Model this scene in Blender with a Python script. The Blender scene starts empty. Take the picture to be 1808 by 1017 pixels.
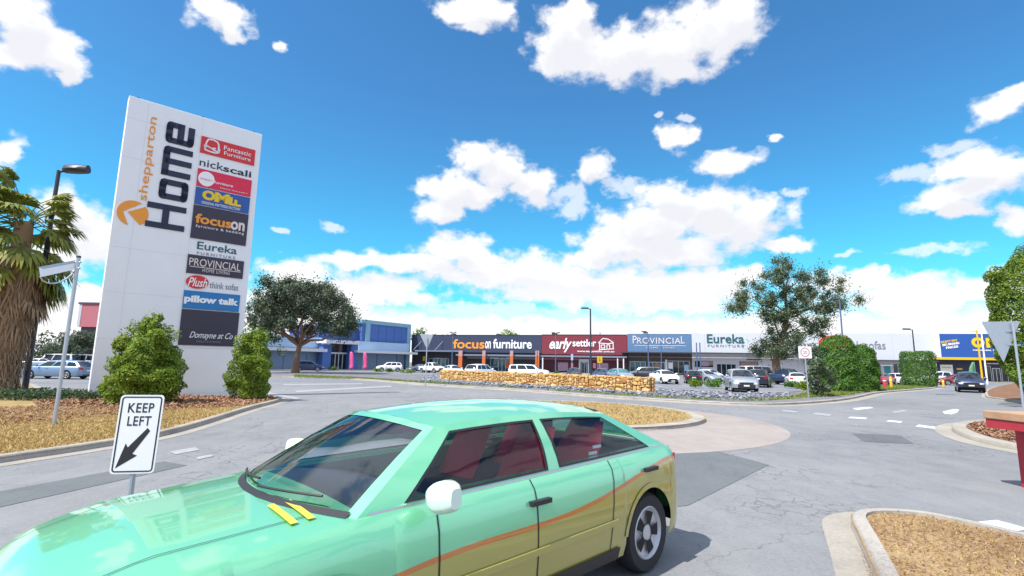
import bpy, bmesh, math, random
import numpy as np
from mathutils import Vector, Matrix
from mathutils.geometry import tessellate_polygon
R = math.radians
rng = np.random.default_rng(7)
random.seed(7)
S = bpy.context.scene
COL = S.collection

# ------------------------------------------------------------------ camera, sky, sun, exposure
F, CH, PITCH, ROLL = 895.0, 1.8, R(8.5), R(1.0)          # focal length in photo pixels (1808 wide), eye height
cp, sp = math.cos(PITCH), math.sin(PITCH)
FWD = np.array([0, cp, sp]); UP0 = np.array([0, -sp, cp]); R0 = np.array([1.0, 0, 0])
RT = R0 * math.cos(ROLL) + UP0 * math.sin(ROLL)
UP = -R0 * math.sin(ROLL) + UP0 * math.cos(ROLL)
cam = bpy.data.cameras.new('camera'); cam_o = bpy.data.objects.new('camera', cam); COL.objects.link(cam_o)
cam.sensor_width = 36; cam.lens = 36 * F / 1808; cam.clip_end = 6000; cam.clip_start = 0.05
cam_o.matrix_world = Matrix(((RT[0], UP[0], -FWD[0], 0), (RT[1], UP[1], -FWD[1], 0), (RT[2], UP[2], -FWD[2], CH), (0, 0, 0, 1)))
S.camera = cam_o
S.view_settings.view_transform = 'Standard'; S.view_settings.look = 'None'
S.view_settings.exposure = 1.28; S.view_settings.gamma = 1
S.view_settings.use_curve_mapping = False

SUN_EL, SUN_AZ = R(57), R(-128)          # azimuth from +Y, negative = to the left
SKY_STRENGTH = 0.09
sd = Vector((math.sin(SUN_AZ) * math.cos(SUN_EL), math.cos(SUN_AZ) * math.cos(SUN_EL), math.sin(SUN_EL)))
sun = bpy.data.lights.new('sun', 'SUN'); sun.energy = 2.7; sun.angle = R(0.5); sun.color = (1.0, 0.96, 0.90)
sun_o = bpy.data.objects.new('sun', sun); COL.objects.link(sun_o)
sun_o.rotation_euler = (-sd).to_track_quat('-Z', 'Y').to_euler(); sun_o.location = sd * 60

def ray(px, py): return FWD + RT * ((px - 904) / F) + UP * (-(py - 508.5) / F)
def G(px, py, z=0.0):
    d = ray(px, py); t = (z - CH) / d[2]; return np.array([0, 0, CH]) + d * t
def D(px, py, Y):
    d = ray(px, py); return np.array([0, 0, CH]) + d * (Y / d[1])
def HZ(px): return 642.24 + (px - 901.7) * 0.01746       # horizon row at a column
def XA(px, Y): return float(D(px, HZ(px), Y)[0])          # x at column px, depth Y
def ZA(px, py, Y): return float(D(px, py, Y)[2])

# ---- world: Nishita sky with cumulus cloud field in direction space
W = bpy.data.worlds.new("World"); S.world = W; W.use_nodes = True
nt = W.node_tree; nt.nodes.clear()
def N(tree, typ, **kw):
    n = tree.nodes.new(typ)
    for k, v in kw.items():
        if k == 'inp':
            for i, x in v.items(): n.inputs[i].default_value = x
        else: setattr(n, k, v)
    return n
def mth(tree, op, a, b=None, c=None, clamp=False):
    n = tree.nodes.new('ShaderNodeMath'); n.operation = op; n.use_clamp = clamp
    for i, x in enumerate((a, b, c)):
        if x is None: continue
        if isinstance(x, (int, float)): n.inputs[i].default_value = x
        else: tree.links.new(x, n.inputs[i])
    return n.outputs[0]
def vmth(tree, op, a, b=None, c=None, out=0):
    n = tree.nodes.new('ShaderNodeVectorMath'); n.operation = op
    for i, x in enumerate((a, b, c)):
        if x is None: continue
        if isinstance(x, (tuple, list)): n.inputs[i].default_value = x
        else: tree.links.new(x, n.inputs[i])
    return n.outputs['Value'] if op in ('LENGTH', 'DOT_PRODUCT', 'DISTANCE') else n.outputs[out]
def azel(px, py):
    d = ray(px, py); d = d / np.linalg.norm(d); return math.atan2(d[0], d[1]), math.asin(d[2])
# cumulus lobes seen in the sky: centre and radii
LOBES = [(30,25,75,48),(60,75,75,48),(110,95,48,42),(133,132,20,24),(15,90,40,30),(375,12,48,28),(405,35,44,30),(420,58,22,17),(497,75,13,9),
(800,15,40,22),(850,18,55,32),(888,25,30,26),(840,48,32,13),(1000,75,58,66),(1050,105,62,38),(1110,95,72,50),(1180,88,72,62),(1198,122,44,34),(1245,60,85,62),(1290,28,52,42),(1025,25,30,28),
(845,278,42,26),(885,302,58,38),(940,328,48,36),(800,332,58,36),(780,370,38,28),(850,342,52,26),(1045,296,30,28),(1200,242,36,22),(1222,238,22,14),(1180,248,20,12),(1378,244,17,8),(1288,288,64,20),
(1180,350,58,30),(1240,372,85,42),(1150,402,85,46),(1090,432,75,30),(1285,402,92,40),(1340,372,52,28),(1170,442,135,28),(1050,452,52,20),(1385,433,46,15),
(1700,300,72,34),(1720,335,85,32),(1660,352,62,24),(1770,305,52,38),(1700,376,50,15),(1785,187,52,28),(1805,160,22,20),(1792,380,40,22),
(115,365,60,36),(150,420,75,62),(100,455,70,42),(12,272,32,30),(160,520,34,16),(30,500,80,50),
(800,442,64,26),(835,462,60,26),(730,465,115,20),(620,462,62,16),(520,492,75,32),(655,515,105,38),(560,535,140,40),(900,485,150,36),(1010,500,150,40),(1110,515,180,44),(1200,520,150,40),
(1560,505,110,26),(1600,530,130,30),(1720,515,90,32),(1560,478,14,10),(1300,485,60,18),(1250,500,90,30),(1780,495,60,36),(1480,500,60,24)]
WISPS = [(1164,208,11,7),(1206,208,16,6),(583,402,26,12),(1010,365,40,22),(1000,340,40,26),(1660,436,75,9),(1610,308,55,17),(1690,258,62,18),(1520,520,300,30),(900,550,300,16),(500,402,16,8),(1480,452,22,6),(1100,330,40,20),(1400,345,26,10)]
grp = bpy.data.node_groups.new('cloud_density', 'ShaderNodeTree')
grp.interface.new_socket('uv', in_out='INPUT', socket_type='NodeSocketVector')
grp.interface.new_socket('dens', in_out='OUTPUT', socket_type='NodeSocketFloat')
grp.interface.new_socket('wisp', in_out='OUTPUT', socket_type='NodeSocketFloat')
gi = grp.nodes.new('NodeGroupInput'); go = grp.nodes.new('NodeGroupOutput')
def lobes(lst, uv):
    cur = None
    for (x, y, rx, ry) in lst:
        a, e = azel(x, y); a2, _ = azel(x + rx, y); a1, _ = azel(x - rx, y); _, e2 = azel(x, y - ry); _, e1 = azel(x, y + ry)
        sx, sy = 2 / (a2 - a1) / 1.25, 2 / (e2 - e1) / 1.25
        l = vmth(grp, 'LENGTH', vmth(grp, 'MULTIPLY_ADD', uv, (sx, sy, 0), (-a * sx, -e * sy, 0)))
        cur = l if cur is None else mth(grp, 'SMOOTH_MIN', cur, l, 0.12)
    return mth(grp, 'SUBTRACT', 1.0, cur)
grp.links.new(lobes(LOBES, gi.outputs[0]), go.inputs[0]); grp.links.new(lobes(WISPS, gi.outputs[0]), go.inputs[1])
tc = nt.nodes.new('ShaderNodeTexCoord'); dirv = tc.outputs['Generated']
sep = nt.nodes.new('ShaderNodeSeparateXYZ'); nt.links.new(dirv, sep.inputs[0])
az = mth(nt, 'ARCTAN2', sep.outputs[0], sep.outputs[1]); el = mth(nt, 'ARCSINE', sep.outputs[2])
cmb = nt.nodes.new('ShaderNodeCombineXYZ'); nt.links.new(az, cmb.inputs[0]); nt.links.new(el, cmb.inputs[1])
uv = cmb.outputs[0]
def noise(tree, vec, scale, detail=6, rough=0.55, out=0):
    n = tree.nodes.new('ShaderNodeTexNoise'); n.inputs['Scale'].default_value = scale; n.inputs['Detail'].default_value = detail; n.inputs['Roughness'].default_value = rough
    tree.links.new(vec, n.inputs['Vector']); return n.outputs[out]
dstr = vmth(nt, 'MULTIPLY', dirv, (1, 1, 1.35))
w1 = noise(nt, dstr, 14, 6, 0.56, out='Color'); w1 = vmth(nt, 'MULTIPLY', vmth(nt, 'SUBTRACT', w1, (.5, .5, .5)), (.085, .055, 0))
uvw = vmth(nt, 'ADD', uv, w1)
fb = noise(nt, dstr, 26, 6, 0.56); fb2 = mth(nt, 'SUBTRACT', fb, 0.5)
def cl(uvsock):
    g = nt.nodes.new('ShaderNodeGroup'); g.node_tree = grp; nt.links.new(uvsock, g.inputs[0]); return g.outputs[0], g.outputs[1]
d0, wsp0 = cl(uvw)
up_uv = vmth(nt, 'ADD', uvw, (-0.012, 0.03, 0)); d1, _ = cl(up_uv)
def mapr(v, a, b, c=0.0, d=1.0, smooth=True):
    n = nt.nodes.new('ShaderNodeMapRange'); n.interpolation_type = 'SMOOTHSTEP' if smooth else 'LINEAR'
    nt.links.new(v, n.inputs[0]); n.inputs[1].default_value = a; n.inputs[2].default_value = b; n.inputs[3].default_value = c; n.inputs[4].default_value = d
    return n.outputs[0]
a_c = mapr(mth(nt, 'ADD', d0, mth(nt, 'MULTIPLY', fb2, 1.5)), -0.04, 0.52)
a_w = mth(nt, 'MULTIPLY', mapr(mth(nt, 'ADD', wsp0, mth(nt, 'MULTIPLY', fb2, 2.6)), 0.1, 0.7), 0.6)
band = mapr(mth(nt, 'ADD', el, mth(nt, 'MULTIPLY', fb2, 0.05)), 0.115, 0.075)
# sky outside the view: broken cloud added to light the shaded faces
gn = mapr(noise(nt, dstr, 3.2, 7, 0.6), 0.40, 0.52)
outside = mth(nt, 'MAXIMUM', mapr(mth(nt, 'ABSOLUTE', az), 0.95, 1.15), mapr(el, 0.66, 0.8))
a_g = mth(nt, 'MULTIPLY', gn, outside)
alpha = mth(nt, 'MAXIMUM', mth(nt, 'MAXIMUM', a_c, a_w), mth(nt, 'MAXIMUM', band, a_g), clamp=True)
shade = mth(nt, 'MULTIPLY', mapr(mth(nt, 'ADD', d1, mth(nt, 'MULTIPLY', fb2, 0.8)), 0.05, 0.75), mapr(el, 0.03, 0.22, 0.15, 0.9))
ccol = N(nt, 'ShaderNodeMix', data_type='RGBA'); nt.links.new(shade, ccol.inputs[0])
ccol.inputs[6].default_value = (0.465, 0.465, 0.468, 1); ccol.inputs[7].default_value = (0.355, 0.36, 0.385, 1)
sky = nt.nodes.new('ShaderNodeTexSky'); sky.sky_type = 'NISHITA'; sky.sun_disc = False
sky.sun_elevation = SUN_EL; sky.sun_rotation = SUN_AZ; sky.air_density = 1.0; sky.dust_density = 0.4; sky.ozone_density = 2.0
tint = N(nt, 'ShaderNodeMix', data_type='RGBA'); nt.links.new(mapr(el, .12, .55), tint.inputs[0])
tint.inputs[6].default_value = (.23, .84, .95, 1); tint.inputs[7].default_value = (.32, .71, .92, 1)
sk = vmth(nt, 'MULTIPLY', vmth(nt, 'MULTIPLY', sky.outputs[0], tint.outputs[2]), (SKY_STRENGTH,) * 3)
mx = N(nt, 'ShaderNodeMix', data_type='RGBA'); nt.links.new(alpha, mx.inputs[0]); nt.links.new(sk, mx.inputs[6]); nt.links.new(ccol.outputs[2], mx.inputs[7])
mo = N(nt, 'ShaderNodeMix', data_type='RGBA'); nt.links.new(a_g, mo.inputs[0]); nt.links.new(mx.outputs[2], mo.inputs[6]); mo.inputs[7].default_value = (.40, .455, .58, 1); mx = mo
bg = nt.nodes.new('ShaderNodeBackground'); bg.inputs[1].default_value = 1.0; nt.links.new(mx.outputs[2], bg.inputs[0])
wo = nt.nodes.new('ShaderNodeOutputWorld'); nt.links.new(bg.outputs[0], wo.inputs[0])

# ------------------------------------------------------------------ materials
def principled(name):
    m = bpy.data.materials.new(name); m.use_nodes = True
    return m, m.node_tree, m.node_tree.nodes['Principled BSDF']
def mat(name, col, rough=0.6, metal=0.0, var=0.12, scale=3.0, bump=0.0, bscale=40.0, coat=0.0, spec=0.5):
    m, t, b = principled(name)
    b.inputs['Roughness'].default_value = rough; b.inputs['Metallic'].default_value = metal
    b.inputs['Coat Weight'].default_value = coat; b.inputs['Coat Roughness'].default_value = 0.05
    b.inputs['Specular IOR Level'].default_value = spec
    tcn = t.nodes.new('ShaderNodeTexCoord')
    if var:
        n = noise(t, tcn.outputs['Object'], scale, 5, .6)
        mxn = N(t, 'ShaderNodeMix', data_type='RGBA'); t.links.new(n, mxn.inputs[0])
        mxn.inputs[6].default_value = tuple(c * (1 - var) for c in col) + (1,); mxn.inputs[7].default_value = tuple(min(1, c * (1 + var)) for c in col) + (1,)
        t.links.new(mxn.outputs[2], b.inputs['Base Color'])
    else: b.inputs['Base Color'].default_value = tuple(col) + (1,)
    if bump:
        bp = t.nodes.new('ShaderNodeBump'); bp.inputs['Strength'].default_value = bump; bp.inputs['Distance'].default_value = 0.02
        t.links.new(noise(t, tcn.outputs['Object'], bscale, 4, .6), bp.inputs['Height']); t.links.new(bp.outputs[0], b.inputs['Normal'])
    return m
def ramp(t, fac, stops):
    r = t.nodes.new('ShaderNodeValToRGB'); t.links.new(fac, r.inputs[0])
    while len(r.color_ramp.elements) < len(stops): r.color_ramp.elements.new(0.5)
    for e, (p, c) in zip(r.color_ramp.elements, stops): e.position = p; e.color = tuple(c) + (1,)
    return r.outputs[0]
def leaf_mat(name, stops, rough=0.55, trans=0.25):
    m, t, b = principled(name)
    g = t.nodes.new('ShaderNodeNewGeometry')
    tcn = t.nodes.new('ShaderNodeTexCoord'); n = noise(t, tcn.outputs['Object'], 0.9, 3, .5)
    f = mth(t, 'ADD', mth(t, 'MULTIPLY', g.outputs['Random Per Island'], 0.65), mth(t, 'MULTIPLY', n, 0.35))
    c = ramp(t, f, stops); t.links.new(c, b.inputs['Base Color'])
    b.inputs['Roughness'].default_value = rough; b.inputs['Specular IOR Level'].default_value = 0.35
    tr = t.nodes.new('ShaderNodeBsdfTranslucent'); t.links.new(c, tr.inputs[0])
    ms = t.nodes.new('ShaderNodeMixShader'); ms.inputs[0].default_value = trans
    t.links.new(b.outputs[0], ms.inputs[1]); t.links.new(tr.outputs[0], ms.inputs[2])
    t.links.new(ms.outputs[0], t.nodes['Material Output'].inputs[0])
    return m
def island_mat(name, stops, rough=0.85, bump=0.3, bscale=12):
    m, t, b = principled(name)
    g = t.nodes.new('ShaderNodeNewGeometry'); tcn = t.nodes.new('ShaderNodeTexCoord')
    n = noise(t, tcn.outputs['Object'], bscale, 6, .65)
    f = mth(t, 'ADD', mth(t, 'MULTIPLY', g.outputs['Random Per Island'], 0.75), mth(t, 'MULTIPLY', n, 0.3))
    t.links.new(ramp(t, f, stops), b.inputs['Base Color']); b.inputs['Roughness'].default_value = rough
    bp = t.nodes.new('ShaderNodeBump'); bp.inputs['Strength'].default_value = bump; bp.inputs['Distance'].default_value = .05
    t.links.new(n, bp.inputs['Height']); t.links.new(bp.outputs[0], b.inputs['Normal'])
    return m
def glass_mat(name, col=(0.02, 0.03, 0.04), transp=0.0, rough=0.03):
    m, t, b = principled(name)
    b.inputs['Base Color'].default_value = tuple(col) + (1,); b.inputs['Roughness'].default_value = rough; b.inputs['IOR'].default_value = 1.5
    b.inputs['Specular IOR Level'].default_value = 0.7
    if transp:
        tr = t.nodes.new('ShaderNodeBsdfTransparent'); tr.inputs[0].default_value = (0.93, 0.97, 0.97, 1)
        gl = t.nodes.new('ShaderNodeBsdfGlossy'); gl.inputs['Roughness'].default_value = rough
        fr = t.nodes.new('ShaderNodeFresnel'); fr.inputs[0].default_value = 1.45
        ms = t.nodes.new('ShaderNodeMixShader'); t.links.new(mth(t, 'ADD', fr.outputs[0], 1 - transp, clamp=True), ms.inputs[0])
        t.links.new(tr.outputs[0], ms.inputs[1]); t.links.new(gl.outputs[0], ms.inputs[2])
        t.links.new(ms.outputs[0], t.nodes['Material Output'].inputs[0])
    return m
def ground_mat(name, base, dark, light, crack=0.0, speck=1.15, rough=0.9, big=0.12):
    m, t, b = principled(name)
    o = t.nodes.new('ShaderNodeTexCoord').outputs['Object']
    n1 = noise(t, o, big, 6, .6); n2 = noise(t, o, 1.3, 6, .65); n3 = noise(t, o, 60, 3, .7)
    n4 = noise(t, vmth(t, 'MULTIPLY', o, (1.0, .35, 1.0)), 2.2, 6, .7); n5 = noise(t, o, 22, 2, .5)
    f = mth(t, 'ADD', mth(t, 'MULTIPLY', n1, 0.42), mth(t, 'ADD', mth(t, 'MULTIPLY', n2, 0.22), mth(t, 'MULTIPLY', n3, 0.4 * speck)))
    f = mth(t, 'ADD', f, mth(t, 'ADD', mth(t, 'MULTIPLY', n4, .3), mth(t, 'MULTIPLY', n5, .22))); f = mth(t, 'SUBTRACT', f, .245 + .4 * (speck - .75) * .5)
    c = ramp(t, f, [(0.33, dark), (0.5, base), (0.68, light)])
    if crack:
        v = t.nodes.new('ShaderNodeTexVoronoi'); v.feature = 'DISTANCE_TO_EDGE'; v.inputs['Scale'].default_value = 3.4
        wv = vmth(t, 'ADD', o, vmth(t, 'MULTIPLY', vmth(t, 'SUBTRACT', noise(t, o, 3, 4, .6, out='Color'), (.5, .5, .5)), (.35, .35, 0)))
        t.links.new(wv, v.inputs['Vector'])
        v2 = t.nodes.new('ShaderNodeTexVoronoi'); v2.feature = 'DISTANCE_TO_EDGE'; v2.inputs['Scale'].default_value = 0.45
        wv2 = vmth(t, 'ADD', o, vmth(t, 'MULTIPLY', vmth(t, 'SUBTRACT', noise(t, o, .9, 5, .6, out='Color'), (.5, .5, .5)), (1.4, 1.4, 0)))
        t.links.new(wv2, v2.inputs['Vector'])
        def mr(vv, a, bb, c_, d_):
            n = t.nodes.new('ShaderNodeMapRange'); t.links.new(vv, n.inputs[0])
            for i, x in enumerate((a, bb, c_, d_)): n.inputs[i + 1].default_value = x
            return n.outputs[0]
        area = mr(noise(t, o, .33, 4, .6), .50, .60, 0, 1)
        k1 = mth(t, 'MULTIPLY', mr(v.outputs[0], 0.0, .045, 1, 0), area)
        k2 = mth(t, 'MULTIPLY', mr(v2.outputs[0], 0.0, .004, 1, 0), 0.6)
        k = mth(t, 'MULTIPLY', mth(t, 'MAXIMUM', k1, k2), crack, clamp=True)
        mxn = N(t, 'ShaderNodeMix', data_type='RGBA'); t.links.new(k, mxn.inputs[0]); t.links.new(c, mxn.inputs[6]); mxn.inputs[7].default_value = (.03, .03, .032, 1)
        c = mxn.outputs[2]
    t.links.new(c, b.inputs['Base Color']); b.inputs['Roughness'].default_value = rough; b.inputs['Specular IOR Level'].default_value = .25
    bp = t.nodes.new('ShaderNodeBump'); bp.inputs['Strength'].default_value = .5; bp.inputs['Distance'].default_value = .006
    t.links.new(n3, bp.inputs['Height']); t.links.new(bp.outputs[0], b.inputs['Normal'])
    return m
M = {}
M['asphalt'] = ground_mat('asphalt', (.215, .217, .222), (.145, .148, .153), (.268, .267, .266), crack=.6)
M['asphalt_dark'] = ground_mat('asphalt_dark', (.13, .14, .145), (.10, .105, .11), (.16, .165, .17), crack=.3)
M['asphalt_lot'] = ground_mat('asphalt_lot', (.19, .197, .215), (.15, .155, .17), (.225, .232, .245), crack=.3)
M['far_ground'] = ground_mat('far_ground', (.20, .17, .09), (.12, .13, .06), (.27, .22, .12))
M['concrete'] = ground_mat('concrete', (.325, .295, .25), (.23, .21, .18), (.41, .375, .315), big=.4)
M['concrete_pink'] = ground_mat('concrete_pink', (.31, .27, .245), (.25, .215, .195), (.37, .325, .29), big=.5)
M['kerb'] = ground_mat('kerb_concrete', (.36, .33, .29), (.22, .2, .18), (.46, .42, .36), big=.8)
M['soil_dry'] = ground_mat('dry_soil', (.33, .235, .10), (.22, .14, .06), (.43, .31, .14), big=.5)
M['soil_litter'] = ground_mat('litter_soil', (.29, .19, .095), (.17, .10, .05), (.42, .30, .16), big=.9)
M['mulch'] = ground_mat('bark_mulch', (.20, .105, .055), (.11, .055, .03), (.31, .17, .09), big=.8)
M['gravel'] = ground_mat('grey_gravel', (.17, .165, .175), (.11, .10, .10), (.26, .25, .26), big=.9)
M['soil_grass'] = ground_mat('grass_soil', (.14, .16, .045), (.09, .10, .03), (.2, .2, .06))
M['dry_blade'] = leaf_mat('dry_grass_blade', [(.1, (.22, .13, .045)), (.4, (.42, .28, .095)), (.7, (.50, .36, .14)), (.95, (.30, .27, .08))], trans=.2)
M['mulch_chip'] = island_mat('mulch_chip', [(.1, (.12, .05, .025)), (.45, (.24, .12, .06)), (.75, (.33, .18, .11)), (1, (.43, .30, .22))])
M['green_blade'] = leaf_mat('green_grass_blade', [(.1, (.10, .16, .025)), (.5, (.17, .24, .04)), (.95, (.30, .30, .07))], trans=.25)
M['groundcover'] = leaf_mat('groundcover_leaf', [(.1, (.02, .045, .02)), (.6, (.045, .085, .03)), (.95, (.09, .14, .05))])
M['bush'] = leaf_mat('bush_leaf', [(.08, (.06, .12, .010)), (.4, (.14, .24, .018)), (.7, (.25, .34, .03)), (.92, (.40, .40, .045)), (1, (.34, .22, .05))], trans=.38)
M['hedge'] = leaf_mat('hedge_leaf', [(.08, (.03, .085, .010)), (.5, (.07, .18, .02)), (.8, (.13, .25, .03)), (1, (.22, .32, .06))])
M['euc'] = leaf_mat('eucalypt_leaf', [(.08, (.035, .055, .032)), (.5, (.08, .112, .062)), (.8, (.14, .165, .095)), (1, (.27, .17, .10))], rough=.6, trans=.2)
M['gum'] = leaf_mat('gum_leaf', [(.08, (0.044, 0.069, 0.039)), (.5, (0.106, 0.150, 0.072)), (.85, (0.175, 0.213, 0.111)), (1, (0.263, 0.275, 0.156))])
M['figtree'] = leaf_mat('fig_leaf', [(.08, (.06, .11, .010)), (.5, (.14, .225, .02)), (.8, (.24, .32, .035)), (1, (.36, .35, .06))], trans=.35)
M['palm_leaf'] = leaf_mat('palm_leaf', [(.05, (.09, .12, .02)), (.45, (.165, .20, .03)), (.75, (.29, .29, .05)), (1, (.40, .30, .10))])
M['palm_dead'] = leaf_mat('palm_dead_frond', [(.05, (.17, .10, .055)), (.5, (.33, .21, .12)), (1, (.47, .35, .22))], trans=.1)
M['bark'] = mat('bark', (.21, .12, .075), .9, var=.45, scale=6, bump=.6, bscale=14)
M['bark_grey'] = mat('bark_grey', (.22, .18, .155), .9, var=.4, scale=8, bump=.6, bscale=14)
M['twig'] = mat('twig', (.13, .075, .045), .9, var=.3)
M['white_sign'] = mat('white_panel', (.79, .79, .80), .5, var=.05, scale=1.1)
M['white'] = mat('white_paint', (.80, .80, .79), .45, var=.04)
M['white_fascia'] = mat('white_fascia', (.55, .57, .60), .7, var=.05, scale=.4)
M['offwhite'] = mat('offwhite_render', (.70, .70, .71), .7, var=.06, scale=.7)
M['galv'] = mat('galvanised_steel', (.42, .46, .50), .42, metal=.55, var=.12, scale=5)
M['dark_pole'] = mat('dark_pole', (.03, .033, .05), .45, var=.15)
M['blue_pole'] = mat('blue_grey_pole', (.09, .12, .22), .45, var=.1)
M['road_paint'] = mat('road_paint', (.54, .54, .53), .85, var=.3, scale=9)
M['road_paint_worn'] = mat('worn_road_paint', (.30, .305, .31), .85, var=.25, scale=5)
M['black_paint'] = mat('black_lettering', (.02, .02, .022), .5, var=0)
M['navy_letter'] = mat('navy_lettering', (.012, .016, .045), .5, var=0)
M['orange_letter'] = mat('orange_lettering', (.80, .30, .03), .5, var=0)
M['white_letter'] = mat('white_lettering', (.82, .82, .82), .5, var=0)
M['yellow_letter'] = mat('yellow_lettering', (.78, .52, .01), .5, var=0)
M['cream_letter'] = mat('cream_lettering', (.72, .62, .58), .5, var=0)
M['teal_letter'] = mat('teal_lettering', (.01, .10, .12), .5, var=0)
M['grey_letter'] = mat('grey_lettering', (.22, .23, .27), .5, var=0)
M['pink_letter'] = mat('pink_lettering', (.8, .3, .42), .5, var=0)
M['red_panel'] = mat('red_panel', (.62, .02, .025), .45, var=.05)
M['seat_reflect_red'] = mat('seat_reflection_red', (.80, .03, .06), .8, var=.15)  # red reflection of the taxi's side windows, put into the seat colour
M['crimson_panel'] = mat('crimson_panel', (.68, .012, .06), .45, var=.05)
M['blue_panel'] = mat('blue_panel', (.02, .085, .33), .45, var=.05)
M['charcoal_panel'] = mat('charcoal_panel', (.035, .028, .05), .5, var=.15, scale=4)
M['bright_blue_panel'] = mat('bright_blue_panel', (.01, .17, .42), .45, var=.05)
M['fascia_navy'] = mat('navy_fascia', (.03, .042, .085), .6, var=.15, scale=.5)
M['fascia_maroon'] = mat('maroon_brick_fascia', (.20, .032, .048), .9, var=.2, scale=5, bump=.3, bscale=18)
M['fascia_steel'] = mat('steel_blue_fascia', (.10, .19, .33), .55, var=.06, scale=.7)
M['fascia_pale'] = mat('pale_blue_fascia', (.36, .50, .66), .6, var=.06, scale=.6)
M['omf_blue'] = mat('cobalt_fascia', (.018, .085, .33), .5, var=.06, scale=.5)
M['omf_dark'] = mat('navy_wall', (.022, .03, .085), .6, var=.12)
M['yellow'] = mat('yellow_paint', (.72, .44, .012), .45, var=.06)
M['orange_col'] = mat('orange_column', (.55, .13, .03), .6, var=.12)
M['pinkbrown'] = mat('pink_column_top', (.45, .25, .25), .6, var=.08)
M['dark_wall'] = mat('dark_wall', (.03, .032, .045), .7, var=.25)
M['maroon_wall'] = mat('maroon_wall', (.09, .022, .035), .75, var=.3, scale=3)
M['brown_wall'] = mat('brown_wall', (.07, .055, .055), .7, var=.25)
M['lav_wall'] = mat('pale_wall', (.50, .49, .52), .7, var=.06)
M['cobalt_wall'] = mat('cobalt_wall', (.06, .14, .40), .6, var=.1, scale=.6)
M['blue_dark'] = mat('deep_blue_cladding', (.045, .09, .27), .6, var=.1, scale=.6)
M['greyblue_wall'] = mat('greyblue_wall', (.20, .29, .42), .6, var=.08, scale=.6)
M['teal_trim'] = mat('teal_trim', (.22, .40, .50), .5, var=.06)
M['awning_grey'] = mat('awning_metal', (.20, .23, .29), .45, metal=.3, var=.1)
M['awning_white'] = mat('awning_white', (.66, .67, .70), .5, var=.05)
M['awning_dark'] = mat('awning_dark', (.05, .055, .075), .5, var=.1)
M['alu'] = mat('aluminium_frame', (.55, .60, .64), .4, metal=.4, var=.05)
M['glass'] = glass_mat('shop_glass', (.015, .022, .03))
M['glass_teal'] = glass_mat('teal_glass', (.02, .10, .12))
M['pink_flag'] = mat('pink_fabric', (.75, .10, .30), .7, var=.08)
M['teal_door'] = mat('teal_door', (.01, .26, .30), .5, var=.05)
M['poster'] = mat('poster_print', (.42, .25, .36), .5, var=.55, scale=2.2)
M['poster_warm'] = mat('poster_warm', (.30, .17, .12), .5, var=.6, scale=1.8)
M['stone'] = island_mat('sandstone', [(.05, (.24, .09, .03)), (.3, (.46, .23, .07)), (.55, (.58, .35, .11)), (.8, (.62, .45, .21)), (1, (.46, .23, .11))], bscale=5)
M['mortar'] = mat('mortar', (.16, .10, .055), .95, var=.3)
M['cobble'] = island_mat('cobble', [(.05, (.07, .075, .095)), (.5, (.17, .18, .21)), (.85, (.29, .30, .33)), (1, (.42, .41, .40))], bscale=9)
M['tyre'] = mat('tyre_rubber', (.02, .02, .021), .85, var=.1)
M['rim'] = mat('alloy_rim', (.50, .50, .52), .4, metal=.35, var=.05)
M['car_glass'] = glass_mat('car_glass', (.012, .016, .02))
M['car_glass_teal'] = glass_mat('car_glass_teal', (.03, .16, .16))
M['car_glass_clear'] = glass_mat('car_glass_clear', transp=.985)
M['screen_glass'] = glass_mat('windscreen_glass', transp=.90)
M['under'] = mat('underbody', (.012, .012, .013), .9, var=0)
M['lamp_clear'] = mat('headlight_lens', (.75, .77, .8), .12, var=0, coat=.6)
M['lamp_red'] = mat('tail_light_lens', (.45, .01, .015), .15, var=0, coat=.6)
M['black_plastic'] = mat('black_plastic', (.018, .018, .02), .5, var=.1)
M['plate'] = mat('number_plate', (.72, .72, .68), .5, var=0)
M['red_wood'] = mat('red_paint', (.38, .025, .04), .55, var=.22, scale=5, bump=.2)
M['tan_slab'] = mat('weathered_tan', (.40, .24, .14), .8, var=.3, scale=6, bump=.3)
M['red_post'] = mat('red_post', (.6, .03, .06), .5, var=.05)
M['pink_wall'] = mat('pink_wall', (.46, .14, .16), .7, var=.08)
def paint(name, col, metal=0.0, rough=.32):
    return mat(name, col, rough, metal, var=.03, scale=2, coat=.8)
M['sticker_yellow'] = mat('sticker_yellow', (.50, .47, .05), .5, var=.1)
M['mirror_paint'] = paint('pale_green_paint', (.66, .80, .68))
PAINT = {k: paint('paint_' + k, *v) for k, v in dict(white=((.80, .80, .80),), silver=((.42, .44, .48), .6, .38), grey=((.16, .18, .23), .5, .35), dark=((.02, .025, .04), .2), navy=((.018, .035, .09), .3), bluegrey=((.20, .29, .42), .6, .35), red=((.25, .02, .03), .2), pale=((.62, .64, .67), .3)).items()}

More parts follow.
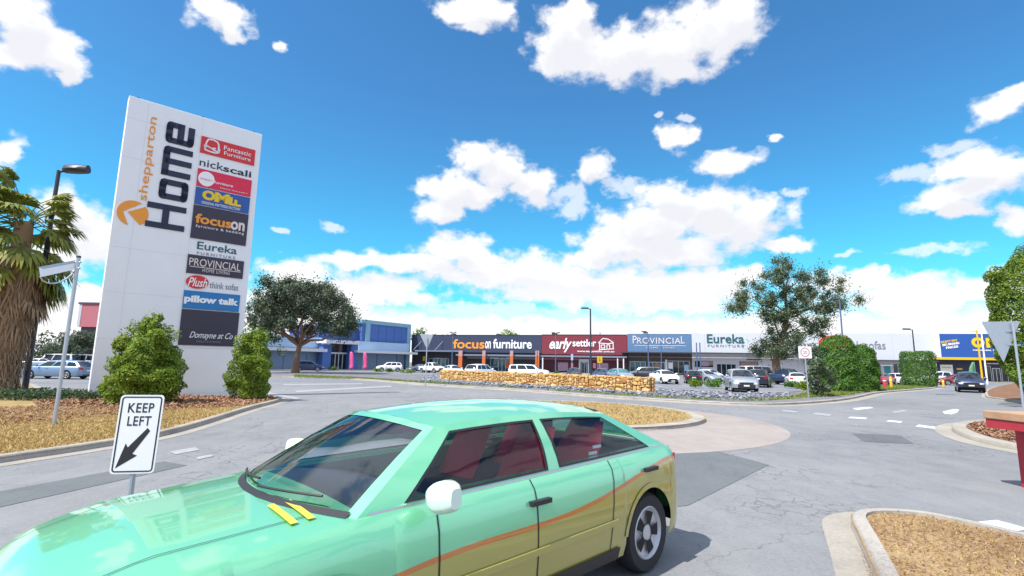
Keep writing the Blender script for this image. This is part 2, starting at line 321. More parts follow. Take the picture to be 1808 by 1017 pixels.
# ------------------------------------------------------------------ mesh helpers
class MB:
    def __init__(s): s.v = []; s.f = []; s.sm = False
    def add(s, verts, faces):
        b = len(s.v); s.v += [tuple(map(float, p)) for p in verts]; s.f += [tuple(i + b for i in f) for f in faces]; return s
    def box(s, x0, x1, y0, y1, z0, z1, fr=None):
        c = [(x, y, z) for z in (z0, z1) for y in (y0, y1) for x in (x0, x1)]
        if fr is not None: c = [fr(*p) for p in c]
        fs = [(0, 2, 3, 1), (4, 5, 7, 6), (0, 1, 5, 4), (2, 6, 7, 3), (0, 4, 6, 2), (1, 3, 7, 5)]
        return s.add(c, fs)
    def quad(s, *p): return s.add(p, [tuple(range(len(p)))])
    def prism(s, poly, d):           # poly: 3D points (planar), d: offset vector
        n = len(poly); q = [np.array(p) + np.array(d) for p in poly]
        fs = [tuple(range(n)), tuple(range(2 * n - 1, n - 1, -1))] + [(i, (i + n), (i + 1) % n + n, (i + 1) % n) for i in range(n)]
        return s.add(list(poly) + q, fs)
    def tube(s, pts, rad, n=8, cap=True):
        pts = [np.array(p, float) for p in pts]; rad = rad if isinstance(rad, (list, tuple)) else [rad] * len(pts)
        vs = []; fs = []
        for i, p in enumerate(pts):
            t = pts[min(i + 1, len(pts) - 1)] - pts[max(i - 1, 0)]; t = t / (np.linalg.norm(t) + 1e-9)
            a = np.cross(t, (0, 0, 1) if abs(t[2]) < .9 else (1, 0, 0)); a /= np.linalg.norm(a); b = np.cross(t, a)
            for k in range(n):
                th = 2 * math.pi * k / n; vs.append(p + rad[i] * (a * math.cos(th) + b * math.sin(th)))
        for i in range(len(pts) - 1):
            for k in range(n): fs.append((i * n + k, i * n + (k + 1) % n, (i + 1) * n + (k + 1) % n, (i + 1) * n + k))
        if cap: fs.append(tuple(range(n - 1, -1, -1))); fs.append(tuple((len(pts) - 1) * n + k for k in range(n)))
        s.sm = True
        return s.add(vs, fs)
    def lathe(s, prof, o, axis, n=24, c0=True, c1=True):      # prof: (radius, along)
        o = np.array(o, float); ax = np.array(axis, float); a = np.cross(ax, (0, 0, 1) if abs(ax[2]) < .9 else (1, 0, 0)); a /= np.linalg.norm(a); b = np.cross(ax, a)
        vs = []; fs = []; m = len(prof)
        for (r, h) in prof:
            for k in range(n):
                th = 2 * math.pi * k / n; vs.append(o + ax * h + r * (a * math.cos(th) + b * math.sin(th)))
        for i in range(m - 1):
            for k in range(n): fs.append((i * n + k, i * n + (k + 1) % n, (i + 1) * n + (k + 1) % n, (i + 1) * n + k))
        if c0: fs.append(tuple(range(n - 1, -1, -1)))
        if c1: fs.append(tuple((m - 1) * n + k for k in range(n)))
        s.sm = True
        return s.add(vs, fs)
    def grid(s, P, skip=None):          # P[i][j] points
        ni, nj = len(P), len(P[0]); fs = []
        for i in range(ni - 1):
            for j in range(nj - 1):
                if skip and skip(i, j): continue
                fs.append((i * nj + j, (i + 1) * nj + j, (i + 1) * nj + j + 1, i * nj + j + 1))
        s.sm = True
        return s.add([p for r in P for p in r], fs)
    def build(s, name, m, parent=None, smooth=None, ang=35, bevel=0):
        me = bpy.data.meshes.new(name); me.from_pydata(s.v, [], s.f)
        o = bpy.data.objects.new(name, me); COL.objects.link(o)
        for x in (m if isinstance(m, (list, tuple)) else [m]): me.materials.append(x)
        if parent is not None: o.parent = parent
        if (s.sm if smooth is None else smooth):
            me.polygons.foreach_set('use_smooth', [True] * len(me.polygons)); me.set_sharp_from_angle(angle=R(ang))
        bm = bmesh.new(); bm.from_mesh(me); bmesh.ops.recalc_face_normals(bm, faces=bm.faces); bm.to_mesh(me); bm.free()
        if bevel:
            md = o.modifiers.new('bevel', 'BEVEL'); md.width = bevel; md.segments = 2; md.limit_method = 'ANGLE'
        return o
def raw(name, V, nper, m, parent=None):           # many separate polygons with nper vertices each
    V = np.asarray(V, np.float32).reshape(-1, 3); nf = len(V) // nper
    me = bpy.data.meshes.new(name); me.vertices.add(len(V)); me.vertices.foreach_set('co', V.ravel())
    me.loops.add(len(V)); me.loops.foreach_set('vertex_index', np.arange(len(V), dtype=np.int32))
    me.polygons.add(nf); me.polygons.foreach_set('loop_start', np.arange(nf, dtype=np.int32) * nper)
    me.update(calc_edges=True); me.validate()
    me.materials.append(m); o = bpy.data.objects.new(name, me); COL.objects.link(o)
    if parent is not None: o.parent = parent
    return o
def tag(o, label=None, cat=None, group=None, kind=None):
    if label: o['label'] = label
    if cat: o['category'] = cat
    if group: o['group'] = group
    if kind: o['kind'] = kind
    return o
def empty(name, loc, label, cat, rz=0.0, group=None):
    o = bpy.data.objects.new(name, None); COL.objects.link(o); o.location = tuple(map(float, loc)); o.rotation_euler = (0, 0, rz); o.empty_display_size = .3
    return tag(o, label, cat, group)
def struct(o): o['kind'] = 'structure'; return o
def text_mesh(s, o, U, V, w, h, N_, ext=.01, off=0.0, shear=0.0, spacing=1.0, keep=False):
    """letters of s fitted into the rectangle o + U*[0..w] + V*[0..h]; returns (verts, faces)"""
    c = bpy.data.curves.new('t', 'FONT'); c.body = s; c.size = 1; c.offset = off; c.shear = shear; c.space_character = spacing; c.extrude = .5; c.resolution_u = 4
    ob = bpy.data.objects.new('t', c); COL.objects.link(ob)
    dg = bpy.context.evaluated_depsgraph_get(); me = bpy.data.meshes.new_from_object(ob.evaluated_get(dg))
    P = np.array([v.co[:] for v in me.vertices]); fs = [tuple(p.vertices) for p in me.polygons]
    bpy.data.objects.remove(ob); bpy.data.curves.remove(c); bpy.data.meshes.remove(me)
    mn, mx_ = P.min(0), P.max(0); q = (P - mn) / (mx_ - mn)
    o, U, V, N_ = (np.array(a, float) for a in (o, U, V, N_))
    return [o + U * (w * a) + V * (h * b) + N_ * (ext * (cc + .02)) for a, b, cc in q], fs

# ------------------------------------------------------------------ ground, roads, kerbs
def poly_fill(mb, pts, z):
    p3 = [Vector((p[0], p[1], z)) for p in pts]
    mb.add([tuple(p) for p in p3], [tuple(t) for t in tessellate_polygon([p3])]); return mb
def pxpoly(l): return [G(x, y)[:2] for x, y in l]
def smooth_poly(pts, n=3, closed=True):
    pts = [np.array(p, float) for p in pts]
    for _ in range(n):
        q = []
        m = len(pts)
        rngi = range(m) if closed else range(m - 1)
        for i in rngi:
            a, b = pts[i], pts[(i + 1) % m]; q += [a * .75 + b * .25, a * .25 + b * .75]
        if not closed: q = [pts[0]] + q + [pts[-1]]
        pts = q
    return pts
def offset_path(pts, d, closed):
    pts = [np.array(p, float) for p in pts]; out = []; n = len(pts)
    for i in range(n):
        a = pts[(i - 1) % n] if closed or i > 0 else pts[i]; b = pts[(i + 1) % n] if closed or i < n - 1 else pts[i]
        t = b - a; t = t / (np.linalg.norm(t) + 1e-9); out.append(pts[i] + d * np.array([t[1], -t[0]]))
    return out
def area(p): return .5 * sum(p[i][0] * p[(i + 1) % len(p)][1] - p[(i + 1) % len(p)][0] * p[i][1] for i in range(len(p)))
def ccw(p): return list(p) if area(p) > 0 else list(p)[::-1]
def kerb(pts, closed=True, w=.16, h=.13, gutter=.32, m='kerb', gm='concrete', name='kerb'):
    """kerb stone inside the outline, a flat gutter strip outside it"""
    rings = [(offset_path(pts, 0, closed), 0.0), (offset_path(pts, -.02, closed), h - .015), (offset_path(pts, -.045, closed), h), (offset_path(pts, -w, closed), h), (offset_path(pts, -w, closed), 0.0)]
    mb = MB(); P = [[(p[0], p[1], z) for p in r] for r, z in rings]
    if closed: P = [r + [r[0]] for r in P]
    mb.grid(P); o = struct(mb.build(name, M[m], ang=50))
    if gutter:
        g = MB(); a = offset_path(pts, gutter, closed); Q = [[(p[0], p[1], .006) for p in a], [(p[0], p[1], .010) for p in pts]]
        if closed: Q = [r + [r[0]] for r in Q]
        g.grid(Q); struct(g.build('gutter', M[gm]))
    return o
def bed(name, pts, m, z=.10): return struct(poly_fill(MB(), pts, z).build(name, M[m]))
def inside(P, poly):
    P = np.asarray(P); x, y = P[:, 0], P[:, 1]; r = np.zeros(len(P), bool); n = len(poly)
    for i in range(n):
        x1, y1 = poly[i][:2]; x2, y2 = poly[(i + 1) % n][:2]
        c = ((y1 > y) != (y2 > y)) & (x < (x2 - x1) * (y - y1) / (y2 - y1 + 1e-12) + x1); r ^= c
    return r
def scatter(poly, n, near_bias=0.0):
    p = np.array([q[:2] for q in poly]); mn, mx_ = p.min(0), p.max(0); out = []; tot = 0
    while tot < n:
        c = mn + (mx_ - mn) * rng.random((n * 2, 2)); c = c[inside(c, p)]
        if near_bias: c = c[rng.random(len(c)) < np.clip((near_bias / np.hypot(c[:, 0], c[:, 1])) ** 2, 0, 1)]
        out.append(c); tot += len(c)
        if len(out) > 400: break
    return np.concatenate(out)[:n]
def blades(name, pts, z, h, w, m, label, cat):
    n = len(pts); base = np.c_[pts, np.full(n, z)]; a = rng.random(n) * 2 * math.pi
    sx = np.c_[np.cos(a), np.sin(a), np.zeros(n)] * (w * (.6 + rng.random((n, 1)) * .8))
    lean = rng.normal(size=(n, 2)) * h * .75; tip = base + np.c_[lean, h * (.35 + rng.random(n))]
    o = raw(name, np.stack([base - sx, base + sx, tip], 1), 3, m); return tag(o, label, cat, kind='stuff')

gmb = MB(); gmb.quad((-2500, -600, -.02), (2500, -600, -.02), (2500, 4000, -.02), (-2500, 4000, -.02)); struct(gmb.build('ground', M['far_ground']))
rd = MB(); rd.grid([[(x, y, 0) for y in np.linspace(-25, 42, 12)] for x in np.linspace(-90, 110, 20)]); struct(rd.build('road', M['asphalt'], smooth=False))
lot = MB(); lot.grid([[(x, y, 0) for y in np.linspace(42, 140, 12)] for x in np.linspace(-120, 140, 20)]); struct(lot.build('car_park', M['asphalt_lot'], smooth=False))

# left verge with the pylon
LB = [(-700, 930), (0, 818), (130, 799), (280, 774), (370, 748), (440, 724), (492, 711), (500, 706), (486, 703), (420, 702), (330, 701.5), (160, 702), (110, 701), (75, 692), (52, 680), (40, 676), (-60, 672), (-400, 690), (-900, 720)]
lbp = ccw(smooth_poly(pxpoly(LB), 2))
kerb(lbp); bed('verge', lbp, 'soil_dry')
# roundabout island
cx, cy, rr = 1.7, 19.4, 5.25
def circ(cx, cy, r, n=64): return [(cx + r * math.cos(2 * math.pi * i / n), cy + r * math.sin(2 * math.pi * i / n)) for i in range(n)]
ap = MB(); poly_fill(ap, circ(cx, cy - 1.8, rr + 1.45, 96), .012); struct(ap.build('roundabout_apron', M['concrete_pink']))
apk = MB(); P = [[(p[0], p[1], z) for p in circ(cx, cy - 1.8, r, 96)] for r, z in ((rr + 1.60, .004), (rr + 1.45, .03), (rr + 1.33, .016))]
apk.grid([r + [r[0]] for r in P]); struct(apk.build('apron_edge', M['concrete_pink']))
ic = circ(cx, cy, rr)
kerb(ic, w=.42, h=.12, gutter=.14); bed('roundabout_island', ic, 'soil_dry', .115)
# bed in front of the stone wall (cobbles, grass strip)
FB = [(380, 666), (492, 665.5), (640, 670.5), (770, 682), (900, 689), (1000, 697), (1120, 706), (1260, 714), (1350, 717), (1420, 714), (1490, 708), (1528, 700), (1545, 695), (1600, 690.5), (1645, 687), (1660, 684), (1600, 681), (1530, 681), (1440, 689), (1380, 696), (1300, 697), (1150, 688), (900, 666), (780, 664), (640, 663), (500, 660.5), (380, 661)]
fbp = ccw(smooth_poly(pxpoly(FB), 2))
kerb(fbp, gutter=.6); bed('planted_verge', fbp, 'gravel', .09)
cob_poly = pxpoly([(745, 675), (780, 678), (900, 684.5), (1010, 692), (1150, 701.5), (1280, 708), (1350, 708), (1400, 703), (1390, 697.5), (1300, 697.8), (1153, 689.5), (1000, 676), (900, 668), (775, 662.8), (745, 666)])
# right splitter island
RI = [(1654, 758), (1668, 750), (1700, 745.5), (1760, 744.5), (1840, 746), (1960, 750), (2100, 800), (2000, 835), (1860, 812), (1780, 797), (1710, 783), (1672, 770)]
rip = ccw(smooth_poly(pxpoly(RI), 2)); kerb(offset_path(rip, -.3, True), w=.35, gutter=.42, gm='concrete', m='concrete'); bed('traffic_island', offset_path(rip, -.6, True), 'mulch', .115)
# bottom right island
BR = [(1500, 925), (1520, 917), (1565, 916), (1640, 922), (1760, 950), (1900, 985), (2100, 1040), (2300, 1300), (1640, 1300), (1570, 1090), (1530, 990), (1508, 945)]
brp = ccw(smooth_poly(pxpoly(BR), 2)); kerb(brp, w=.15, h=.14, gutter=.29); bed('corner_verge', brp, 'soil_litter', .105)
# right bed under the big hedge tree
RB = [(1735, 702), (1760, 706), (1810, 712), (1900, 722), (2200, 730), (2200, 680), (1900, 672), (1800, 676), (1745, 686)]
rbp = ccw(smooth_poly(pxpoly(RB), 2)); kerb(rbp, gutter=.2); bed('hedge_bed', rbp, 'mulch', .10)
# asphalt repairs, plus cast shadows painted as dark patches
def patch(l): return struct(poly_fill(MB(), pxpoly(l), .005).build('repair_and_shadow', M['asphalt_dark']))
patch([(1504, 765), (1590, 769), (1614, 784), (1525, 780)]); patch([(1190, 800), (1260, 795), (1358, 821), (1215, 893), (1150, 900)])
patch([(-200, 905), (0, 868), (290, 815), (330, 822), (0, 896), (-200, 940)]); patch([(1655, 695.5), (1683, 696), (1690, 698), (1650, 697.5)]); patch([(1768, 711), (1800, 712), (1806, 716), (1760, 715)])  # last two paint the shadows by the pickup and the give way post
# painted markings
rm = MB()
for q in ([(1570, 742), (1594, 744.5), (1590, 747), (1564, 744.5)], [(1622, 750), (1652, 754), (1650, 757.5), (1616, 753.5)], [(1502, 736), (1532, 738), (1528, 740.5), (1497, 738.5)],
          [(1505, 721), (1535, 718.5), (1543, 720.5), (1512, 724.5)], [(1664, 727), (1684, 722.5), (1694, 723.5), (1690, 729), (1680, 732), (1668, 731)], [(1698, 925), (1760, 919), (1822, 936), (1730, 945)]):
    poly_fill(rm, pxpoly(q), .008)
struct(rm.build('road_marking', M['road_paint']))
rw = MB()
for q in ([(1440, 729), (1470, 732), (1464, 735), (1432, 731.5)], [(1385, 724), (1410, 727), (1404, 729), (1378, 726)], [(300, 798), (345, 790), (352, 795), (310, 803)], [(345, 808), (372, 803), (378, 806), (350, 812)],
          [(1575, 727), (1597, 724), (1602, 726), (1580, 729.5)], [(520, 690), (690, 681), (692, 683), (524, 693)], [(500, 678), (640, 677), (640, 678.5), (500, 680)], [(475, 693), (530, 703), (524, 705.5), (470, 696)]):
    poly_fill(rw, pxpoly(q), .008)
struct(rw.build('worn_marking', M['road_paint_worn']))
pl_ = MB()
for (Y0, x0, x1) in ((45.5, 8, 45), (52, 6, 60), (64.5, -30, 62), (78, -32, 55)):
    poly_fill(pl_, [(x0, Y0), (x1, Y0 - 2), (x1, Y0 - 1.86), (x0, Y0 + .14)], .006)
    for x in np.arange(x0, x1, 2.7): poly_fill(pl_, [(x, Y0), (x + .1, Y0), (x + .6, Y0 + 5), (x + .5, Y0 + 5)], .009)
struct(pl_.build('parking_lines', M['road_paint']))

# ------------------------------------------------------------------ shops: one row along a slanting line
FD = np.array([1, -.28, 0]); FD = FD / np.linalg.norm(FD); FN = np.array([FD[1], -FD[0], 0])   # along, and towards the camera
FO = np.array([13.0, 110.0, 0])
def fu(px, off=0.0):             # distance along the facade line at a photo column
    d = ray(px, HZ(px)); o = FO + FN * off
    A = np.array([[FD[0], -d[0]], [FD[1], -d[1]]]); u, t = np.linalg.solve(A, -o[:2]); return u
def fz(px, py, off=0.0):
    p = FO + FN * off + FD * fu(px, off); return ZA(px, py, p[1])
def ffr(u, n, z): return FO + FD * u + FN * n + np.array([0, 0, z])
class Shop:
    def __init__(s, name, x0, x1, label, lower, cat='shop'):
        s.u0, s.u1 = fu(x0), fu(x1); s.e = empty(name, ffr((s.u0 + s.u1) / 2, 0, 0), label, cat); s.e.rotation_euler = (0, 0, 0); s.base = np.array(s.e.location)
        s.fr = lambda u, n, z: ffr(u, n, z) - s.base
        s.part('wall', lower, [(s.u0 + .01, s.u1 - .01, -18, 0, -.1, 7.2)])
    def part(s, name, m, boxes, parent=None):
        mb = MB()
        for b in boxes: mb.box(*b, fr=s.fr)
        return mb.build(name, M[m], parent or s.e)
    def bx(s, name, m, px0, px1, y0, y1, n0, n1, parent=None):      # pixel columns/rows taken on the plane n1
        u0, u1 = fu(px0, n1), fu(px1, n1); xm = (px0 + px1) / 2; z0, z1 = fz(xm, y1, n1), fz(xm, y0, n1)
        return s.part(name, m, [(u0, u1, n0, n1, max(z0, 0.0), z1)], parent)
    def door(s, px0, px1, y0, y1, frame='alu', pane='glass', n=.06, leaves=2, parent=None):
        u0, u1 = fu(px0), fu(px1); z1 = fz((px0 + px1) / 2, y0); z0 = .14; t = .09
        bs = [(u0, u0 + t, 0, n, z0, z1), (u1 - t, u1, 0, n, z0, z1), (u0 + t, u1 - t, 0, n, z1 - .12, z1)]
        d = s.part('door', frame, bs + [(u0 + (u1 - u0) * k / leaves - t / 2, u0 + (u1 - u0) * k / leaves + t / 2, 0, n, z0, z1 - .12) for k in range(1, leaves)])
        s.part('pane', pane, [(u0 + t, u1 - t, .005, n - .03, z0 + .02, z1 - .13)], d); return d
    def window(s, px0, px1, y0, y1, pane='glass', frame='alu', n=.05, mull=1):
        u0, u1 = fu(px0), fu(px1); xm = (px0 + px1) / 2; z0, z1 = fz(xm, y1), fz(xm, y0); t = .07
        bs = [(u0, u0 + t, 0, n, z0, z1), (u1 - t, u1, 0, n, z0, z1), (u0 + t, u1 - t, 0, n, z1 - t, z1), (u0 + t, u1 - t, 0, n, z0, z0 + t)] + [(u0 + (u1 - u0) * k / (mull + 1) - .03, u0 + (u1 - u0) * k / (mull + 1) + .03, 0, n, z0 + t, z1 - t) for k in range(1, mull + 1)]
        w = s.part('window', frame, bs); s.part('pane', pane, [(u0 + t, u1 - t, .005, n - .025, z0 + t, z1 - t)], w); return w
    def text(s, txt, px0, px1, y0, y1, n, m, parent=None, name='lettering', off=.01, shear=0, spacing=1, ext=.08, rot=0):
        u0, u1 = fu(px0, n), fu(px1, n); xm = (px0 + px1) / 2; z0, z1 = fz(xm, y1, n), fz(xm, y0, n)
        U, V = FD * math.cos(rot) + np.array([0, 0, math.sin(rot)]), np.array([0, 0, math.cos(rot)]) - FD * math.sin(rot)
        v, f = text_mesh(txt, s.fr(u0, n, z0), U, V, u1 - u0, z1 - z0, FN, ext=ext, off=off, shear=shear, spacing=spacing)
        return MB().add(v, f).build(name, M[m], parent or s.e)
# footpath before the shops
fp = MB(); fp.box(fu(727) - 2, fu(1900), .02, 4.5, -.1, .13, fr=ffr); struct(fp.build('footpath', M['concrete']))

# 1: dark navy shop
s = Shop('furniture_shop', 727, 957, 'long dark navy shop with orange and white lettering and orange columns', 'dark_wall')
fa = s.part('fascia', 'fascia_navy', [(s.u0, s.u1, -18.02, .5, 4.2, fz(842, 592, .5))])
s.part('parapet_cap', 'awning_dark', [(s.u0, s.u1, -.1, .56, fz(842, 592, .5) + .003, fz(842, 592, .5) + .12)])
s.text('focus', 799, 855, 599, 615.5, .5, 'orange_letter', fa, off=.02); s.text('on', 856, 866, 602.5, 615.5, .5, 'white_letter', fa, off=.02)
s.text('furniture', 870, 938.5, 598.5, 615.5, .5, 'white_letter', fa, off=.02)
aw = s.part('awning', 'awning_grey', [(fu(733, 2), fu(815, 2), .5, 2.4, fz(775, 621, 2), fz(775, 618.5, 2))])
for x in (744, 782):
    p0 = s.fr(fu(x), .5, fz(x, 603)); p1 = s.fr(fu(x - 8), 2.3, fz(x, 619)); MB().tube([p0, p1], .06, 6).build('stay', M['galv'], aw)
s.part('awning', 'awning_grey', [(fu(806, 2), s.u1 - .02, .5, 2.6, fz(880, 629, 2), fz(880, 626, 2))])
for x0, x1 in ((809, 815.5), (851, 856.5), (900, 905.5), (945, 947.8), (949, 951.5)):
    c = s.bx('column', 'orange_col', x0, x1, 629.5, 655, 2.7, 3.1); s.bx('column_top', 'pinkbrown', x0, x1, 619, 629.2, 2.7, 3.1, c)
for x_ in (760, 828, 868, 912): s.bx('panel_joint', 'dark_wall', x_, x_ + .5, 593, 618, .5, .515, fa)
s.door(766, 779, 632, 655, pane='glass_teal'); s.window(757, 765, 633, 650, mull=0); s.window(780, 792, 633, 650, pane='glass_teal')
s.door(880, 893, 633, 655, pane='glass_teal'); s.window(866, 879, 632, 648, pane='glass_teal', mull=0); s.window(894, 899, 632, 650)
s.bx('notice', 'orange_col', 893.5, 899, 640, 648, .06, .12); s.bx('notice', 'yellow', 746, 750, 629, 637, .02, .08)
for x0, x1, y in ((875, 880, 589), (795, 800, 588.5)): s.bx('roof_vent', 'awning_dark', x0, x1, y, 592, -4.0, -2.5)
# 2: maroon brick shop
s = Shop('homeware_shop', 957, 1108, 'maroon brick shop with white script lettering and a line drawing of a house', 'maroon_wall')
zt = fz(1030, 591.5, .45)
fa = s.part('fascia', 'fascia_maroon', [(s.u0 + .02, s.u1, -18.02, .45, 4.0, zt)])
s.part('parapet_cap', 'maroon_wall', [(s.u0 + .02, s.u1, -.1, .5, zt + .003, zt + .12)])
s.text('early', 970, 1010, 597, 622, .45, 'white_letter', fa, off=.025, shear=.35); s.text('settler', 1011, 1053, 599, 612, .45, 'white_letter', fa, off=.02)
s.text('www.earlysettler.com.au', 1019, 1085, 618.5, 623, .45, 'white_letter', fa, off=.02)
hm = MB()
def stroke(mb, fr, pts, w, n0, n1):            # ribbon along (u,z) points as a thin raised bar
    for (a, b) in zip(pts[:-1], pts[1:]):
        a, b = np.array(a), np.array(b); t = (b - a) / np.linalg.norm(b - a); q = np.array([-t[1], t[0]]) * w / 2; a2, b2 = a - t * w * .3, b + t * w * .3
        P4 = [a2 + q, a2 - q, b2 - q, b2 + q]; mb.prism([fr(p[0], n0, p[1]) for p in P4], np.array(fr(0, n1, 0)) - np.array(fr(0, n0, 0)))
def pz(l, n): return [(fu(x, n), fz(x, y, n)) for x, y in l]
for l in ([(1057, 605.5), (1065, 597.5), (1075, 599), (1084, 605.5), (1074, 607), (1057, 605.5)], [(1059, 606), (1059, 617)], [(1083, 606), (1083, 615)], [(1062, 609), (1068, 609), (1068, 614.5), (1062, 614.5), (1062, 609)], [(1072, 617), (1072, 609), (1077, 609), (1077, 617)], [(1058, 617.5), (1084, 616)]):
    stroke(hm, s.fr, pz(l, .46), .16, .46, .50)
hm.build('house_emblem', M['white_letter'], fa)
s.part('awning', 'awning_grey', [(s.u0 + .02, s.u1, .46, 2.6, fz(1030, 631, 2), fz(1030, 628, 2))])
d = s.door(1027, 1036, 640, 661, leaves=2); s.bx('door_surround', 'alu', 1022, 1025, 634, 661, .02, .2); s.bx('door_surround', 'alu', 1037.6, 1040, 634, 661, .02, .2); s.bx('door_header', 'alu', 1025.2, 1037.4, 634, 639, .02, .2)
s.bx('poster', 'poster', 985, 1003, 640, 655, .02, .08); s.bx('poster', 'poster', 1054, 1074, 641, 652, .02, .08); s.bx('poster', 'pink_letter', 1008, 1012, 641, 649, .02, .08); s.bx('poster', 'pink_letter', 1047, 1052, 641, 650, .02, .08)
for x0, x1 in ((957, 959), (1089.5, 1091.5), (1100, 1102)): s.bx('column', 'awning_white', x0, x1, 631.2, 660, 2.3, 2.5)
s.bx('roof_unit', 'dark_wall', 974, 982, 587.5, 591.5, -4, -2.5); s.bx('roof_unit', 'offwhite', 1045, 1059, 586, 591.5, -5, -2.5)
# 3: steel blue shop
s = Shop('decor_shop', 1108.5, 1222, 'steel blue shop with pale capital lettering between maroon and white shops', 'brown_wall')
zt = fz(1165, 590, .5)
fa = s.part('fascia', 'fascia_steel', [(s.u0 + .02, s.u1 - .02, -18.02, .5, fz(1165, 621.5, .5), zt)])
s.part('parapet_cap', 'fascia_pale', [(s.u0 + .02, s.u1 - .02, -.1, .55, zt + .003, zt + .1)])
s.text('P', 1118, 1125, 593, 606.5, .5, 'cream_letter', fa, off=.0); s.text('ROVINCIA', 1126, 1203, 596.5, 607, .5, 'cream_letter', fa, off=.0, spacing=1.1); s.text('L', 1204, 1210, 593.5, 606.5, .5, 'cream_letter', fa, off=.0)
s.text('HOME', 1142, 1163, 612.5, 615.5, .5, 'cream_letter', fa, off=.0, spacing=1.3); s.text('LIVING', 1172, 1192, 612.5, 615.5, .5, 'cream_letter', fa, off=.0, spacing=1.3)
s.bx('sign_rule', 'cream_letter', 1120, 1212, 609.8, 610.6, .5, .53, fa)
s.part('awning', 'awning_dark', [(s.u0 - 1.2, s.u1, .52, 3.0, fz(1165, 623.5, 2), fz(1165, 622, 2))])
s.window(1112, 1140, 638, 658, pane='glass_teal', mull=2); s.door(1146, 1174, 639, 662, leaves=4); s.bx('poster', 'poster_warm', 1156, 1165, 642, 649, .08, .14)
w_ = s.window(1178, 1218, 637, 660, mull=3); s.bx('poster', 'white', 1180, 1188, 640, 651, .06, .1); s.bx('poster', 'fascia_pale', 1208, 1216, 644, 655, .06, .1); s.bx('pier', 'offwhite', 1174.5, 1178, 635, 660, .02, .25)
s.bx('roof_unit', 'brown_wall', 1137, 1144, 585.5, 590, -3.5, -2.4); s.bx('roof_unit', 'offwhite', 1199, 1220, 582, 590, -7, -4)
# 4: white shop with teal lettering
s = Shop('white_furniture_shop', 1222.3, 1420, 'white shop with teal serif lettering behind the parked cars and gum tree', 'lav_wall')
zt = fz(1280, 588, .5)
fa = s.part('fascia', 'white_fascia', [(s.u0 + .02, s.u1 - .02, -18.02, .5, fz(1280, 622.5, .5), zt)])
s.text('Eureka', 1250, 1316.5, 590, 606, .5, 'teal_letter', fa, off=.015); s.text('FURNITURE', 1251, 1315, 608.5, 612.5, .5, 'grey_letter', fa, off=0, spacing=1.4)
s.part('awning', 'awning_dark', [(s.u0 + .02, s.u1 - .02, .52, 2.2, fz(1280, 624.5, 2), fz(1280, 622.8, 2))])
for x_ in (1245, 1322, 1360): s.bx('panel_joint', 'lav_wall', x_, x_ + .5, 589, 622, .5, .515, fa)
s.window(1226, 1260, 636.5, 649, mull=1); s.bx('poster', 'poster', 1238, 1252, 638, 646, .06, .1); s.bx('poster', 'poster_warm', 1252.5, 1259, 637.5, 645, .06, .1)
s.door(1265, 1300, 642, 663, leaves=4); s.window(1305, 1340, 637.5, 650, mull=1); s.bx('poster', 'poster_warm', 1308, 1338, 639.5, 648.5, .06, .1); s.bx('awning_strip', 'awning_dark', 1320, 1345, 633.5, 635.5, .02, .5)
s.bx('roof_unit', 'offwhite', 1236, 1262, 585.5, 588, -4, -2.5)
# 5: white shop with sofa lettering and red oval sign
s = Shop('sofa_shop', 1420.3, 1649, 'long white shop with grey sofa lettering and a teal door behind the clipped hedges', 'lav_wall')
zt = fz(1540, 588.5, .5)
fa = s.part('fascia', 'white_fascia', [(s.u0 + .02, s.u1, -18.02, .5, fz(1540, 635, .5), zt)])
for x_ in (1450, 1500, 1580, 1612): s.bx('panel_joint', 'lav_wall', x_, x_ + .6, 589.5, 634, .5, .515, fa)
s.text('think sofas', 1486, 1567, 602, 616, .5, 'grey_letter', fa, off=.0)
ov = MB(); cu, cz, ru, rz_ = fu(1479, .5), fz(1479, 606, .5), 2.9, 1.5
ov.prism([s.fr(cu + ru * math.cos(t), .5, cz + rz_ * math.sin(t)) for t in np.linspace(0, 2 * math.pi, 28, endpoint=False)], FN * .2); ov.build('oval_sign', M['red_panel'], fa)
s.part('awning', 'awning_dark', [(s.u0 + .02, s.u1, .52, 2.0, fz(1540, 637.5, 2), fz(1540, 635.5, 2))])
s.window(1537, 1556, 642, 658, mull=1); s.door(1561.5, 1572, 646, 668, pane='teal_door', frame='teal_door', leaves=1); s.window(1577, 1595, 642, 662, mull=1); s.window(1490, 1520, 642, 660)
# 6: cobalt shop
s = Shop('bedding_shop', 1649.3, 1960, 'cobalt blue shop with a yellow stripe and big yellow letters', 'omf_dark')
zt = fz(1700, 589.5, 2.2); zb = fz(1700, 631, 2.2)
fa = s.part('fascia', 'omf_blue', [(s.u0 + .35, s.u1, -18.02, 2.2, zb, zt)])
s.part('fascia_end', 'white', [(s.u0, s.u0 + .347, -18.02, 2.2, zb, zt)]); s.part('stripe', 'yellow', [(s.u0, s.u1, .02, 2.26, zb - .42, zb - .003)], fa)
s.text("DON'T PAY", 1667, 1697, 602.5, 606.5, 2.2, 'yellow_letter', fa, off=.03, rot=R(9)); s.text('BIG BRAND', 1669, 1700, 607.5, 611.5, 2.2, 'white_letter', fa, off=.03, rot=R(9)); s.text('PRICES', 1675, 1697, 612.5, 616.5, 2.2, 'white_letter', fa, off=.03, rot=R(9))
s.text('O', 1721, 1744, 596, 614, 2.2, 'yellow_letter', fa, off=.06); s.text('M', 1747, 1770, 597, 614, 2.2, 'yellow_letter', fa, off=.05); s.text('F', 1773, 1788, 598, 615, 2.2, 'yellow_letter', fa, off=.05)
s.text('ORIGINAL MATTRESS', 1722, 1792, 617.5, 620, 2.2, 'white_letter', fa, off=.02)
